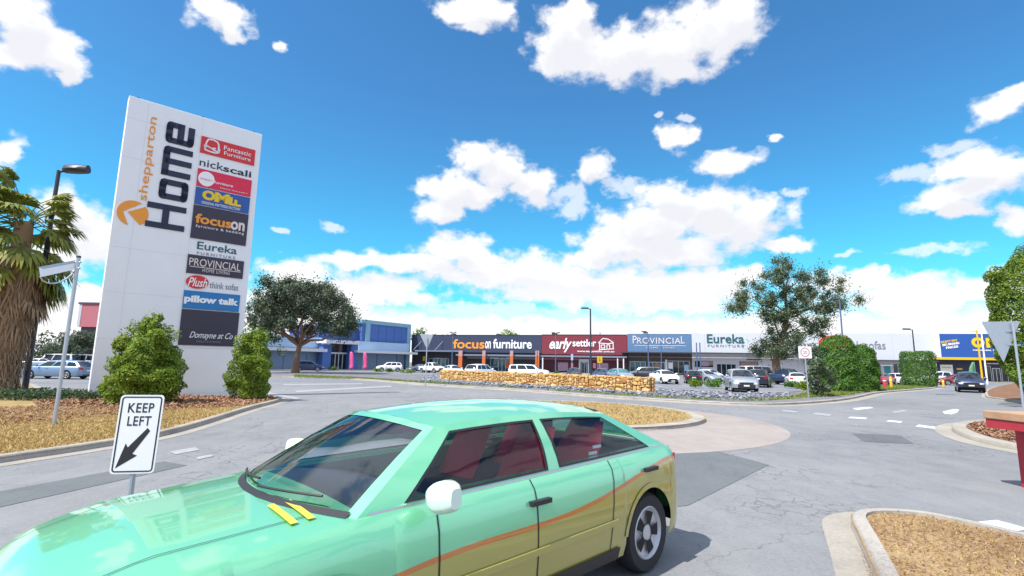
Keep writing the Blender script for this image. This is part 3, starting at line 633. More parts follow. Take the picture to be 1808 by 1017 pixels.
s.bx('roller_door', 'white', 1661, 1683, 644, 679, .02, .1); s.bx('notice', 'yellow', 1664, 1680, 648, 650, .11, .14); s.bx('notice', 'yellow', 1690, 1700, 650, 653, .02, .06); s.bx('pier', 'offwhite', 1649.6, 1655, 640, 679, .02, .3)
s.door(1752, 1766, 650, 679); s.window(1739, 1750, 646, 674, mull=0); s.window(1768, 1800, 644, 674, mull=2); s.bx('transom', 'awning_white', 1745, 1765, 641, 643, .02, .2)

# 7: blue building, closing the left side of the car park
BO = np.array([-24.3, 118.0, 0]); BD = np.array([.5446, .8416, 0]); BD /= np.linalg.norm(BD); BN = np.array([BD[1], -BD[0], 0])
def gu(px, off=0.0):
    d = ray(px, HZ(px)); o = BO + BN * off; A = np.array([[BD[0], -d[0]], [BD[1], -d[1]]]); return np.linalg.solve(A, -o[:2])[0]
def gz(px, py, off=0.0): return ZA(px, py, (BO + BN * off + BD * gu(px, off))[1])
be = empty('blue_building', BO, 'blue clad showroom with a tall boxed corner and white awnings behind the round tree', 'showroom')
def gfr(u, n, z): return BD * u + BN * n + np.array([0, 0, z])
def gb(name, m, x0, x1, y0, y1, n0, n1, parent=None, zmin=0.0, xr=None):
    xm = xr or (x0 + x1) / 2; return MB().box(gu(x0, n1), gu(x1, n1), n0, n1, max(gz(xm, y1, n1), zmin), gz(xm, y0, n1), fr=gfr).build(name, M[m], parent or be)
gb('wall', 'greyblue_wall', 420, 721.5, 612, 660, -14, 0)
z1, z0 = gz(680, 575, .4), gz(680, 604, .4)
up = MB().box(gu(636, .4), gu(721.5, .4), -14.02, .4, z0, z1, fr=gfr).build('upper_volume', M['cobalt_wall'], be)
MB().box(gu(634, .6), gu(723, .6), -14.1, .62, z1 + .003, z1 + .8, fr=gfr).build('frame_top', M['teal_trim'], up)
MB().box(gu(717, .6), gu(723, .6), .41, .62, 0.2, z1, fr=gfr).build('frame_side', M['teal_trim'], up)
MB().box(gu(643, .7), gu(650.5, .7), .41, .75, gz(647, 618, .7), z1 + .1, fr=gfr).build('fin', M['teal_trim'], up)
for x in (665, 679, 693, 706): MB().box(gu(x, .4), gu(x + .6, .4), .41, .43, z0, z1, fr=gfr).build('panel_joint', M['blue_dark'], up)
gb('fascia', 'fascia_pale', 632, 721, 604.5, 620, .01, .9); gb('awning', 'awning_white', 630, 737, 620.3, 624.5, .02, 3.0, xr=690)
gb('low_roof', 'blue_dark', 560, 635.5, 577, 603, -10, -.5); gb('fascia', 'fascia_pale', 420, 566, 592, 612, -6, .3)
gb('awning', 'awning_white', 574, 633, 601, 607, .02, 3.4); gb('awning', 'awning_white', 420, 577, 613, 619, .02, 2.2)
for x0, x1 in ((569, 584), (619, 631)): gb('column', 'cobalt_wall', x0, x1, 607.3, 660, .4, 2.0)
gl = gb('window', 'glass', 584, 619, 608, 622, .02, .6); gb('transom', 'alu', 584, 619, 622.3, 625, .02, .9); dd = gb('door', 'glass', 585, 618, 625.5, 660, .02, .5)
for x in (591, 597, 604, 611): gb('mullion', 'alu', x, x + 1.2, 625.5, 660, .52, .6, dd)
for x in (500, 540, 665, 700): gb('panel_joint', 'blue_dark', x, x + .8, 625, 658, .01, .04)
struct(MB().box(gu(440), gu(721), .02, 5, -.1, .13, fr=lambda u, n, z: gfr(u, n, z) + BO).build('footpath', M['concrete']))
def feather_flag(px, y0, y1, Y, label):
    e = empty('feather_flag', (XA(px, Y), Y, 0), label, 'flag', group='pink feather flags'); h = ZA(px, y0, Y)
    MB().tube([(0, 0, 0), (0, 0, h * .97)], .04, 6).build('pole', M['galv'], e)
    mb = MB(); n = 10; P = []
    for i in range(n + 1):
        t = i / n; w = .72 * (1 - .35 * max(0, t - .75) / .25) ; z = .35 + (h - .35) * t; b = .06 * math.sin(t * 5)
        P.append([(.05, b, z), (.05 + w * .5, b + .05, z), (.05 + w, b, z - .15 * t)])
    mb.grid(P); o = mb.build('banner', M['pink_flag'], e); sol = o.modifiers.new('t', 'SOLIDIFY'); sol.thickness = .01
feather_flag(617, 621, 650, 97, 'pink feather flag beside the blue entrance column'); feather_flag(641, 622, 650, 100, 'pink feather flag right of the blue entrance, before the grey wall')

# far pink building on the left
Yp = 95; e = empty('pink_building', (XA(150, Yp), Yp, 0), 'pink flat roofed building far behind the pylon and street sign', 'building')
x0, x1 = XA(128, Yp) - XA(150, Yp), XA(200, Yp) - XA(150, Yp); zt = ZA(150, 537, Yp); zb = ZA(150, 577, Yp)
MB().box(x0, x1, 0, 10, zb, zt).build('upper_wall', M['pink_wall'], e); MB().box(x0 - .2, x1 + .2, -.15, 10.15, zt + .003, zt + .35).build('parapet', M['awning_dark'], e)
MB().box(x0 + .5, x1 - .5, .4, 9.6, 0, zb - .003).build('lower_wall', M['brown_wall'], e); MB().box(x0 - .02, x0 + .5, -.05, 10.05, zb, zt).build('corner_pier', M['lav_wall'], e)

# ------------------------------------------------------------------ pylon sign
p0, p1 = np.array([-17.67, 21.7, 0]), np.array([-13.45, 25.55, 0]); PU = (p1 - p0) / np.linalg.norm(p1 - p0); PN = np.array([PU[1], -PU[0], 0]); PW = np.linalg.norm(p1 - p0); PH = 13.66
pe = empty('pylon_sign', p0, 'tall white pylon sign listing shops on coloured panels beside the road', 'sign')
def pfr(u, n, z): return PU * u + PN * n + np.array([0, 0, z])
def pp(px, py, n=0.0):
    d = ray(px, py); o = p0 + PN * n; t = ((o - np.array([0, 0, CH])) @ PN) / (d @ PN); q = np.array([0, 0, CH]) + d * t - o; return q @ PU, q[2]
MB().box(0, PW, -.6, 0, -.1, PH, fr=pfr).build('body', M['white_sign'], pe, bevel=.02)
jm = MB()
for z in (.6, 2.55, 4.6, 6.6, 8.7, 10.75, 12.6): jm.box(.02, PW * .52, .001, .004, z, z + .018, fr=pfr)
for u in (.75, PW * .52): jm.box(u, u + .018, .001, .004, .1, PH - .1, fr=pfr)
jm.box(PW * .52, PW - .1, .001, .004, 2.25, 2.29, fr=pfr); jm.build('panel_joints', M['awning_white'], pe)
cb = MB()
for u in (.35, PW * .52, PW - .35): cb.box(u - .05, u + .05, -.4, -.2, PH, PH + .12, fr=pfr)
cb.build('top_light', M['awning_dark'], pe)
def ppanel(tl, br, m, label=None):
    u0, z1 = pp(*tl); u1, z0 = pp(*br); o = MB().box(u0, u1, .002, .05, z0, z1, fr=pfr).build('sign_panel', M[m], pe)
    if label: o['label'] = label
    return o
def ptext(t, tl, br, m, parent=None, n=.05, off=.01, shear=0, spacing=1.0, ext=.02):
    u0, z1 = pp(*tl, n); u1, z0 = pp(*br, n); v, f = text_mesh(t, pfr(u0, n, z0), PU, (0, 0, 1), u1 - u0, z1 - z0, PN, ext=ext, off=off, shear=shear, spacing=spacing)
    return MB().add(v, f).build('lettering', M[m], parent or pe)
def pdisc(c, ru, rz_, m, parent, n=.05, name='emblem', e=.012):
    u, z = pp(*c); mb = MB(); mb.prism([pfr(u + ru * math.cos(t), n + .001, z + rz_ * math.sin(t)) for t in np.linspace(0, 2 * math.pi, 32, endpoint=False)], PN * e); return mb.build(name, M[m], parent)
def pring(pts, w, m, parent, n=.051, name='emblem', e=.015):
    mb = MB(); stroke(mb, pfr, [pp(*p) for p in pts], w, n, n + e); return mb.build(name, M[m], parent)
a = ppanel((356, 240), (448, 293), 'red_panel', 'red panel with a white armchair outline')
ptext('Fantastic', (396, 257), (443, 277), 'white_letter', a, off=.0); ptext('Furniture', (396, 267), (442, 285.5), 'white_letter', a, off=.0)
pring([(362, 262), (364, 252), (368, 246.5), (376, 247.5), (384, 252), (386, 258), (385, 268), (381, 268), (374, 263.5), (367, 259), (362, 257)], .07, 'white_letter', a)
pring([(361, 257), (362, 265), (370, 268), (380, 271), (386, 270), (387, 264)], .07, 'white_letter', a); pring([(366, 259), (371, 262), (380, 263)], .06, 'white_letter', a)
ptext('nick', (353.5, 279), (394, 302), 'navy_letter', off=.0, n=.001); ptext('scali', (395, 291), (443, 314), 'navy_letter', off=.015, n=.001)
a = ppanel((349.7, 297), (441.5, 348), 'crimson_panel', 'crimson panel with a white disc')
pdisc((364, 316.5), .35, .37, 'white_letter', a); ptext('major', (354, 313), (375, 321.5), 'pink_letter', a, n=.065, off=.0); ptext('furniture', (378, 319), (411, 331), 'white_letter', a, off=.01); ptext('MEGA GALLERY', (389, 331), (437, 343), 'white_letter', a, off=.0)
a = ppanel((346, 329.6), (438.5, 378), 'blue_panel', 'blue panel with fat yellow letters')
ptext('O', (358, 334.5), (379, 356), 'yellow_letter', a, off=.06); ptext('M', (380, 339), (404, 361), 'yellow_letter', a, off=.06)
u0, z1 = pp(405, 348); u1, z0 = pp(424.5, 366.5)
mbF = MB(); k = .10 * (z1 - z0) / .6
for (ua, ub, za, zb_) in ((0, .26, 0, 1), (.26, 1, 0, .28), (.42, .66, .28, .78)): mbF.box(u0 + (u1 - u0) * ua, u0 + (u1 - u0) * ub, .052, .07, z0 + (z1 - z0) * za, z0 + (z1 - z0) * zb_, fr=pfr)
mbF.build('lettering', M['yellow_letter'], a)
ptext('ORIGINAL MATTRESS FACTORY', (356, 354.5), (424, 372.5), 'white_letter', a, off=.0)
a = ppanel((342, 361), (433.3, 434.5), 'charcoal_panel', 'charcoal panel with orange fading letters')
ptext('focus', (346, 376), (408, 404), 'orange_letter', a, off=.03); ptext('on', (408, 390), (431, 409), 'cream_letter', a, off=.03); ptext('furniture & bedding', (346, 396), (430, 416), 'white_letter', a, off=.0, spacing=1.2)
ptext('Eureka', (349, 426), (417.6, 449.5), 'teal_letter', n=.001, off=.01); ptext('FURNITURE', (348, 444), (415, 458), 'grey_letter', n=.001, spacing=1.4, off=0)
a = ppanel((332, 448.5), (427.7, 492.7), 'charcoal_panel', 'charcoal panel with cream capitals')
ptext('PROVINCIAL', (335, 454.5), (424, 479), 'cream_letter', a, off=.0); ptext('HOME LIVING', (358, 474), (405, 485.5), 'cream_letter', a, off=0, spacing=1.2)
u0, z1 = pp(332.5, 469.5); u1, _ = pp(426, 482); MB().box(u0 + .05, u1 - .05, .052, .06, z1 - .02, z1 + .01, fr=pfr).build('rule', M['cream_letter'], a)
a = pdisc((348.3, 498), .47, .32, 'red_panel', pe, n=.001, name='oval_sign', e=.05); ptext('Plush', (333, 489), (365, 508), 'white_letter', a, off=.01, shear=.3, n=.052); ptext('think sofas', (371, 497), (420, 513.5), 'grey_letter', n=.001, off=0)
a = ppanel((325, 512), (421, 551), 'bright_blue_panel', 'bright blue panel with white lower case letters'); ptext('pillow talk', (326, 520), (420, 543.5), 'white_letter', a, off=.05)
a = ppanel((321, 545.3), (416.7, 612), 'charcoal_panel', 'dark printed panel with white handwriting')
ptext('Domayne at Co', (335, 585), (410, 602.5), 'white_letter', a, off=0, shear=.45); ptext('WORLD OF INTERIORS', (346, 601), (389, 606), 'grey_letter', a, off=0)
# vertical lettering
def pvtext(t, x0, y0, x1, y1, m, off=0.0, n=.001):      # reads upwards; pixel corners: bottom-left start (x0,y0), top-right end (x1,y1)
    ua, za = pp(x0, y0); ub, zb_ = pp(x1, y1)
    v, f = text_mesh(t, pfr(ub, n, za), (0, 0, 1), -PU, zb_ - za, ub - ua, PN, ext=.03, off=off); return MB().add(v, f).build('lettering', M[m], pe)
pvtext('shepparton', 243, 352, 282, 210, 'orange_letter', off=.0)
# big squared lettering built from strokes: x runs up the sign, y runs to its left
uR, zS = pp(320, 410); uE, zE = pp(341, 224); uH, _ = pp(258, 400)
def hw(pts, w, mb):
    HLc = zE - zS; HHc = (uR - uH) * 1.0
    q = [(uR + .02 - y * HHc, zS + x * HLc) for x, y in pts]; stroke(mb, pfr, q, w, .002, .04)
def rounded(pts, r=.04, n=4, closed=False):
    out = []; m = len(pts)
    for i, p in enumerate(pts):
        if not closed and i in (0, m - 1): out.append(p); continue
        a, b = np.array(pts[i - 1]), np.array(pts[(i + 1) % m]); p = np.array(p)
        da, db = a - p, b - p; A_ = p + da / np.linalg.norm(da) * r; B_ = p + db / np.linalg.norm(db) * r
        for k in range(n + 1):
            t = k / n; out.append(tuple((1 - t) ** 2 * A_ + 2 * t * (1 - t) * p + t * t * B_))
    if closed: out.append(out[0])
    return out
hb = MB(); wS = .27
hw([(.03, 0), (.03, 1)], wS, hb); hw([(.20, 0), (.20, 1)], wS, hb); hw([(.03, .52), (.20, .52)], wS, hb)
hw(rounded([(.30, .05), (.43, .05), (.43, .70), (.30, .70)], closed=True), wS, hb)
hw([(.515, 0), (.515, .74)], wS, hb); hw(rounded([(.515, .70), (.735, .70), (.735, 0)]), wS, hb); hw([(.625, 0), (.625, .68)], wS, hb)
hw(rounded([(.965, .05), (.82, .05), (.82, .70), (.965, .70), (.965, .36)]), wS, hb); hw([(.82, .36), (.975, .36)], wS, hb)
hb.build('lettering', M['navy_letter'], pe)
# orange emblem
uc, zc = pp(234.5, 376.5); re_ = .58; lg = MB()
def lp(l): lg.prism([pfr(uc + re_ * x, .002, zc + re_ * y) for x, y in l], PN * .03)
arc = lambda a, b, n=18: [(math.cos(R(t)), math.sin(R(t))) for t in np.linspace(a, b, n)]
lp(arc(62, 180) + [(-.62, .02)]); lp([(-.62, .02)] + arc(180, 258)); lp([(-.30, .05)] + arc(38, -52)[::1] if False else [(-.32, .04)] + arc(-58, 42))
lg.build('emblem', M['orange_letter'], pe)

# ------------------------------------------------------------------ vegetation builders
def leaf_pts(clumps, n, shell=.55):
    c = np.array([q[:3] for q in clumps], float); r = np.array([q[3] if np.ndim(q[3]) == 0 else 1 for q in clumps], float)
    rr3 = np.array([q[3:6] if len(q) >= 6 else (q[3],) * 3 for q in clumps], float)
    w = rr3.prod(1) ** (2 / 3); i = rng.choice(len(c), n, p=w / w.sum())
    d = rng.normal(size=(n, 3)); d /= np.linalg.norm(d, axis=1)[:, None]
    rad = shell + (1 - shell) * rng.random(n) ** .6 if shell >= 0 else np.abs(rng.normal(size=n)) * .58 + .05
    return c[i] + d * rr3[i] * rad[:, None], d
def leaves(name, P, d, size, m, parent, asp=.5, droop=0.0, out=.6):
    n = len(P); nrm = d * out + rng.normal(size=(n, 3)) * .6 + np.array([0, 0, .35]); nrm /= np.linalg.norm(nrm, axis=1)[:, None]
    t = rng.normal(size=(n, 3)); t[:, 2] -= droop; t -= nrm * (t * nrm).sum(1)[:, None]; t /= np.linalg.norm(t, axis=1)[:, None]
    b = np.cross(nrm, t); L = size * (.6 + .8 * rng.random((n, 1))); w = L * asp
    V = np.stack([P - t * L * .5, P + b * w * .5 + t * L * .05, P + t * L * .5, P - b * w * .5 + t * L * .05], 1)
    return raw(name, V, 4, m, parent)
def branchy(mb, base, top, r0, r1, kinks=3, jit=.15):
    base, top = np.array(base, float), np.array(top, float); L = np.linalg.norm(top - base); pts = [base]
    for k in range(1, kinks): pts.append(base + (top - base) * k / kinks + rng.normal(size=3) * jit * L / kinks)
    pts.append(top); mb.tube(pts, [r0 + (r1 - r0) * k / kinks for k in range(kinks + 1)], 7)
def bush(name, px, py, Y, clumps, n, leaf, m, label, cat, stems=4, group=None, base=None):
    loc = base if base is not None else (XA(px, Y), Y, .09); e = empty(name, loc, label, cat, group=group)
    P, d = leaf_pts(clumps, n); k = P[:, 2] > .03; leaves('foliage', P[k], d[k], leaf, m, e)
    sm = MB()
    for q in random.sample(list(clumps), min(stems, len(clumps))): branchy(sm, (rng.normal() * .06, rng.normal() * .06, 0), (q[0] * .8, q[1] * .8, q[2]), .05, .015)
    sm.build('stem', M['twig'], e); return e
def shell(curve, n, bump=.1, depth=.25, freq=1.0):
    c = np.array(curve, float); tt = np.linspace(0, len(c) - 1, 200); r = np.interp(tt, range(len(c)), c[:, 0]); z = np.interp(tt, range(len(c)), c[:, 1])
    ds = np.hypot(np.diff(r), np.diff(z)) * (r[1:] + r[:-1] + .05); i = rng.choice(len(ds), n, p=ds / ds.sum()); a = rng.random(n) * 2 * math.pi
    nr, nz = np.diff(z)[i], -np.diff(r)[i]; l = np.hypot(nr, nz) + 1e-6; nr /= l; nz /= l; rr_, zz = r[i], z[i]; b = np.zeros(n)
    for k in range(7):
        ka, kz, ph = rng.integers(1, 7), rng.normal() * 3.2 * freq, rng.random() * 6.28; b += np.sin(a * ka + zz * kz + ph) / 2.4
    off = bump * b - depth * rng.random(n) ** 1.6
    rr_ = np.maximum(rr_ + off * nr, 0.02); d = np.c_[np.cos(a) * nr, np.sin(a) * nr, nz]
    return np.c_[np.cos(a) * rr_, np.sin(a) * rr_, zz + off * nz], d
def shell_plant(name, px, Y, curve, n, leaf, m, label, cat, bump=.1, depth=.25, extra=(), stems=5, group=None, base=None, freq=1.0):
    loc = base if base is not None else (XA(px, Y), Y, .09); e = empty(name, loc, label, cat, group=group)
    P, d = shell(curve, n, bump, depth, freq)
    if extra: P2, d2 = leaf_pts(list(extra), n // 4); P, d = np.r_[P, P2], np.r_[d, d2]
    k = P[:, 2] > .02; leaves('foliage', P[k], d[k], leaf, m, e, out=.9)
    sm = MB(); top = max(c[1] for c in curve); wd = max(c[0] for c in curve)
    for q in range(stems): a = rng.random() * 6.28; branchy(sm, (.05 * math.cos(a), .05 * math.sin(a), 0), (wd * .55 * math.cos(a), wd * .55 * math.sin(a), top * (.5 + .35 * rng.random())), .06, .015)
    sm.build('stem', M['twig'], e); return e
# pylon bushes
def clumped(shape, n, r0, r1):      # shape(t)-> half width at height t ; returns clumps
    out = []
    while len(out) < n:
        z = rng.random(); a = rng.random() * 2 * math.pi; w, zz = shape(z); k = math.sqrt(rng.random()) ; r = r0 + (r1 - r0) * rng.random()
        out.append((math.cos(a) * w * k, math.sin(a) * w * k, zz, r))
    return out
Yb = 19.6; hB = ZA(265, 552, Yb) - .09
ex = [(-.38, .1, hB - .55, .26), (-.3, 0, hB - .3, .14), (.15, 0, hB - .2, .16), (.75, .1, 1.75, .33), (-.9, -.2, 1.5, .33), (1.05, -.3, .75, .36), (-1.15, -.3, .55, .36), (.5, -.5, 2.5, .3), (-.7, -.6, 2.2, .3), (.2, -1.2, 1.1, .4)]
shell_plant('bush', 265, Yb, [(.75, .1), (1.15, .4), (1.26, .8), (1.12, 1.4), (.92, 2.0), (.70, 2.55), (.42, hB - .55), (.2, hB - .2), (.02, hB)], 24000, .105, M['bush'], 'broad cone shaped green bush before the middle of the pylon', 'bush', .19, .45, ex, freq=2.2)
Yb = 22.4; hB = ZA(445, 582, Yb) - .09
ex = [(.2, 0, hB - .3, .25), (-.3, 0, hB - .5, .28), (.62, -.2, 1.0, .26), (-.68, -.2, .7, .26), (.1, -.8, 1.6, .3)]
shell_plant('bush', 446, Yb, [(.66, .1), (.82, .5), (.8, 1.2), (.74, 1.8), (.62, 2.3), (.45, hB - .3), (.25, hB - .06), (.02, hB)], 16000, .095, M['bush'], 'narrow upright bush at the right edge of the pylon', 'bush', .15, .38, ex, freq=2.2)
# clipped hedges right
for (px, Y, w, ytop, lab, sq) in ((1482, 40.5, 1.36, 592, 'tallest round topped clipped hedge left of the right hand road', 0), (1524, 43.5, 1.12, 609, 'shorter round topped hedge pressed against the tallest one', 0), (1622, 57.5, 1.62, 621, 'square clipped hedge in front of the cobalt shop corner', 1)):
    h = ZA(px, ytop, Y) - .09
    cv = [(w * .9, .02), (w, .5), (w, h * .45), (w * .98, h * .65), (w * .9, h * .8), (w * .68, h * .92), (w * .35, h * .985), (.02, h)] if not sq else [(w * .96, .02), (w, .5), (w, h * .5), (w * .98, h * .9), (w * .88, h * .98), (w * .5, h), (.02, h)]
    shell_plant('hedge', px, Y, cv, 17000 if not sq else 15000, .14, M['hedge'], lab, 'hedge', .11, .28, group='clipped hedges', freq=1.2)
# big fig on the right edge
e = shell_plant('fig_tree', 0, 29, [(1.5, .35), (2.3, 1.6), (2.6, 3.5), (2.75, 5.2), (2.6, 6.8), (1.95, 8.3), (1.0, 9.3), (.05, 9.8)], 36000, .17, M['figtree'], 'huge dense dark green tree cut by the right edge of the frame', 'tree', .17, .5, [(math.cos(a) * r_, math.sin(a) * r_, z, .4) for a, r_, z in zip(rng.random(40) * 6.28, [2.55] * 40, .8 + rng.random(40) * 7.0)], base=(31.75, 29.5, .05), freq=.7)
MB().tube([(0, 0, 0), (.05, 0, 2.5), (0, .1, 6)], [.35, .28, .12], 9).build('trunk', M['bark_grey'], e)
# round eucalypt left
Yt = 72; sc_ = Yt / F; e = empty('round_tree', (XA(523, Yt), Yt, .05), 'wide dome shaped dark eucalypt with a forked trunk in front of the blue building', 'tree')
def PXZ(px, py, Y, ref): q = D(px, py, Y); return (float(q[0]) - ref[0], float(q[2]))
ref = (XA(523, Yt), Yt); tm = MB(); cr = []
fork = (0.3, 0, ZA(523, 612, Yt))
tm.tube([(0, 0, -.1), (.05, 0, 1.5), (.1, .05, 2.6), fork], [.62, .42, .36, .33], 9)
for k in range(190):
    a = rng.random() * 2 * math.pi; q = rng.random() ** .5; t = rng.random()
    px = 538 + 92 * q * math.cos(a); top = 484 + 78 * (abs(px - 535) / 100) ** 2.6; bot = 600 - 14 * (1 - (abs(px - 535) / 105) ** 2) if abs(px - 535) < 70 else 586
    if px < 470: bot = 615
    py = top + 14 + (bot - top - 18) * t; x, z = PXZ(px, py, Yt, ref); yy = math.sin(a) * q * 6.5
    r = .75 + .8 * rng.random(); cr.append((x, yy, z, r))
for k in range(16):
    c = cr[rng.integers(len(cr))]; branchy(tm, fork, c[:3], .2, .04, 4, .2)
tm.build('trunk', M['bark'], e, ang=60)
P, d = leaf_pts(cr, 52000, -1); leaves('crown', P, d, .33, M['euc'], e, asp=.5, droop=.5)
# tall gum right
Yt = 68; ref = (XA(1372, Yt), Yt); e = empty('gum_tree', (ref[0], Yt, .05), 'tall open crowned gum tree standing among the parked cars', 'tree')
tm = MB(); tr_pts = [PXZ(1372, 672, Yt, ref), PXZ(1371, 640, Yt, ref), PXZ(1384, 600, Yt, ref), PXZ(1394, 560, Yt, ref), PXZ(1392, 515, Yt, ref), PXZ(1386, 478, Yt, ref)]
T3 = [(p[0], .2 * i, p[1]) for i, p in enumerate(tr_pts)]; T3[0] = (0, 0, -.1); tm.tube(T3, [.62, .48, .36, .26, .16, .06], 9)
GC = [(1386, 470, 22, 12), (1365, 486, 26, 14), (1412, 492, 26, 14), (1440, 505, 22, 14), (1340, 505, 26, 12), (1318, 522, 20, 10), (1310, 540, 13, 8), (1352, 528, 26, 12), (1385, 515, 28, 18), (1425, 532, 22, 14), (1450, 548, 16, 12), (1476, 527, 19, 10), (1465, 541, 10, 9), (1360, 555, 18, 11), (1420, 565, 24, 14), (1446, 580, 12, 12), (1385, 580, 28, 20), (1362, 600, 22, 16), (1405, 600, 20, 16), (1350, 622, 22, 14), (1380, 622, 26, 14), (1412, 625, 16, 10), (1436, 520, 12, 8), (1400, 545, 20, 12)]
cr = []
for (px, py, rx, ry) in GC:
    for k in range(6):
        x, z = PXZ(px + rng.normal() * rx * .62, py + rng.normal() * ry * .6, Yt, ref); cr.append((x, rng.normal() * 1.7, z, (.6 + .6 * rng.random()) * 1.15))
    x, z = PXZ(px, py, Yt, ref); src = min(T3[1:5], key=lambda q: abs(q[2] - (z - 2.5))); branchy(tm, src, (x, rng.normal() * .9, z), .13, .03, 4, .18)
tm.build('trunk', M['bark'], e, ang=60)
P, d = leaf_pts(cr, 50000, -1); leaves('crown', P, d, .27, M['gum'], e, asp=.42, droop=.7)
# sapling by the speed sign
Yt = 33; ref = (XA(1446, Yt), Yt); cr = []
for (px, py, rx, ry) in ((1446, 640, 14, 10), (1438, 655, 12, 10), (1458, 655, 10, 10), (1445, 672, 16, 12), (1440, 690, 12, 8), (1456, 688, 10, 8), (1440, 625, 9, 9), (1465, 672, 9, 10)):
    for k in range(4): x, z = PXZ(px + rng.normal() * rx * .5, py + rng.normal() * ry * .4, Yt, ref); cr.append((x, rng.normal() * .3, z, .2 + .15 * rng.random()))
bush('sapling', 1446, 0, Yt, cr, 2600, .17, M['gum'], 'loose grey green sapling beside the square speed sign', 'tree', 8)
# low round shrubs in the car park beds
for i, (px, Y, w, h, lab) in enumerate(((1226, 45, .55, .72, 'small round shrub left of the silver SUV, nearest the stone wall'), (1259, 45, .68, .72, 'wider low shrub just left of the silver SUV'), (1353, 50, .95, .75, 'widest low shrub just right of the silver SUV'), (1397, 48, .55, .5, 'small low shrub in front of the white sedan rear'), (1416, 42, .42, .72, 'rounded shrub left of the speed sign post'), (588, 92, .6, .7, 'small shrub before the blue entrance'), (667, 88, .6, .5, 'small shrub before the white SUV near the blue building'), (688, 86, .6, .6, 'shrub beside the front wheel of the white SUV'), (721, 80, .9, .6, 'shrub near the far give way sign'), (983, 62, .5, 1.0, 'shrub just behind the stone wall at the maroon shop'))):
    cl_ = [(rng.normal() * w * .5, rng.normal() * w * .4, h * (.25 + .5 * rng.random()), .26 * w + .12) for k in range(14)]
    bush('shrub', px, 0, Y, cl_, 900, .15, M['hedge'] if i % 2 else M['bush'], lab, 'shrub', 3, group='low shrubs in the car park beds')
# trees behind the roofs and at far left
def far_tree(px, ytop, Y, w, m, lab, palm=False, zlow=3, n=900, leaf=.6):
    h = ZA(px, ytop, Y); e = empty('background_tree', (XA(px, Y), Y, 0), lab, 'tree', group='trees beyond the buildings')
    cl_ = [(rng.normal() * w * .42, rng.normal() * w * .4, zlow + (h - zlow - .8) * rng.random() ** .8, .5 + .25 * w * rng.random()) for k in range(22)]
    P, d = leaf_pts(cl_, n); leaves('crown', P, d, leaf, m, e); MB().tube([(0, 0, 0), (0, 0, h * .8)], [.3, .1], 7).build('trunk', M['bark'], e)
far_tree(741, 577, 142, 3.2, M['hedge'], 'small pointed tree top above the dark shop roof beside the blue building', zlow=6)
far_tree(775, 588, 150, 5, M['hedge'], 'barely visible tree top just over the dark shop roof', zlow=6)
far_tree(908, 583, 140, 5.5, M['bush'], 'yellow green tree top above the dark shop sign', zlow=6)
for (px, yt, Y, w, lab) in ((120, 583, 78, 3.6, 'dark tree under the pink building, nearest the street sign pole'), (165, 575, 82, 4, 'dark tree beside the left edge of the pylon'), (92, 605, 80, 3.2, 'low dark tree left of the street sign pole'), (455, 486, 88, 5, 'reddish tree top behind the left of the round eucalypt')):
    far_tree(px, yt, Y, w, M['euc'] if Y < 85 else M['gum'], lab, zlow=1.2, n=2200, leaf=.42)

# fan palm at the left edge
Yp = 22.6; e = empty('fan_palm', (XA(3, Yp), Yp, .05), 'fan palm with a shaggy brown skirt at the left edge of the frame', 'palm tree')
MB().tube([(0, 0, -.1), (0, 0, 2), (.05, .05, 4.2), (0, .05, 7.8)], [.5, .42, .4, .34], 12).build('trunk', M['palm_dead'], e)
def fan_leaf(hub, dirv_, L, segs, spread, droop, V):
    d = np.array(dirv_, float); d /= np.linalg.norm(d); s_ = np.cross(d, (0, 0, 1)); s_ /= np.linalg.norm(s_) + 1e-9; n_ = np.cross(s_, d)
    for k in range(segs):
        a = (k / (segs - 1) - .5) * spread; dd = d * math.cos(a) + s_ * math.sin(a); Lk = L * (.72 + .28 * math.cos(a)) * (.9 + .2 * rng.random())
        fold = n_ * .04 * (1 if k % 2 else -1); side = np.cross(dd, n_); w = L * spread / segs * .48
        m1 = hub + dd * Lk * .58 + fold + np.array([0, 0, -droop * Lk * .10]); tip = hub + dd * Lk * (1 - .15 * droop) + np.array([0, 0, -droop * Lk * .42]) + rng.normal(size=3) * .03
        V.append((hub, m1 - side * w, m1 + side * w, m1 + side * w)); V.append((m1 - side * w, tip, tip, m1 + side * w))
def fronds(name, n, el0, el1, pet, L, m, droop, z0, z1, spread=2.9):
    T = []; st = MB()
    for i in range(n):
        a = rng.random() * 2 * math.pi; el_ = R(el0 + (el1 - el0) * rng.random()); z = z0 + (z1 - z0) * rng.random()
        d = np.array([math.cos(a) * math.cos(el_), math.sin(a) * math.cos(el_), math.sin(el_)]); hub = np.array([0, 0, z]) + d * pet * (.8 + .4 * rng.random()) + np.array([0, 0, -.12 * pet])
        st.tube([(d[0] * .25, d[1] * .25, z), (np.array([0, 0, z]) + hub) / 2 + np.array([0, 0, .08]), hub], [.035, .025, .018], 5)
        d2 = d + np.array([0, 0, -.35 * droop]); V = []; fan_leaf(hub, d2, L * (.8 + .4 * rng.random()), 22, spread, droop, V)
        for q in V: T += [q[0], q[1], q[2]] if np.allclose(q[2], q[3]) else [q[0], q[1], q[3]]
    o = raw(name, np.array(T), 3, m, e); st.build('leaf_stalk', M['palm_dead'] if 'dead' in name else M['palm_leaf'], e)
fronds('green_fronds', 46, -18, 70, 1.4, 1.3, M['palm_leaf'], .8, 7.4, 8.3)
fronds('green_fronds', 26, -42, -4, 1.5, 1.25, M['palm_leaf'], 1.0, 6.1, 7.2)
fronds('dead_fronds', 30, -70, -30, 1.1, 1.15, M['palm_dead'], 1.2, 4.9, 6.4)
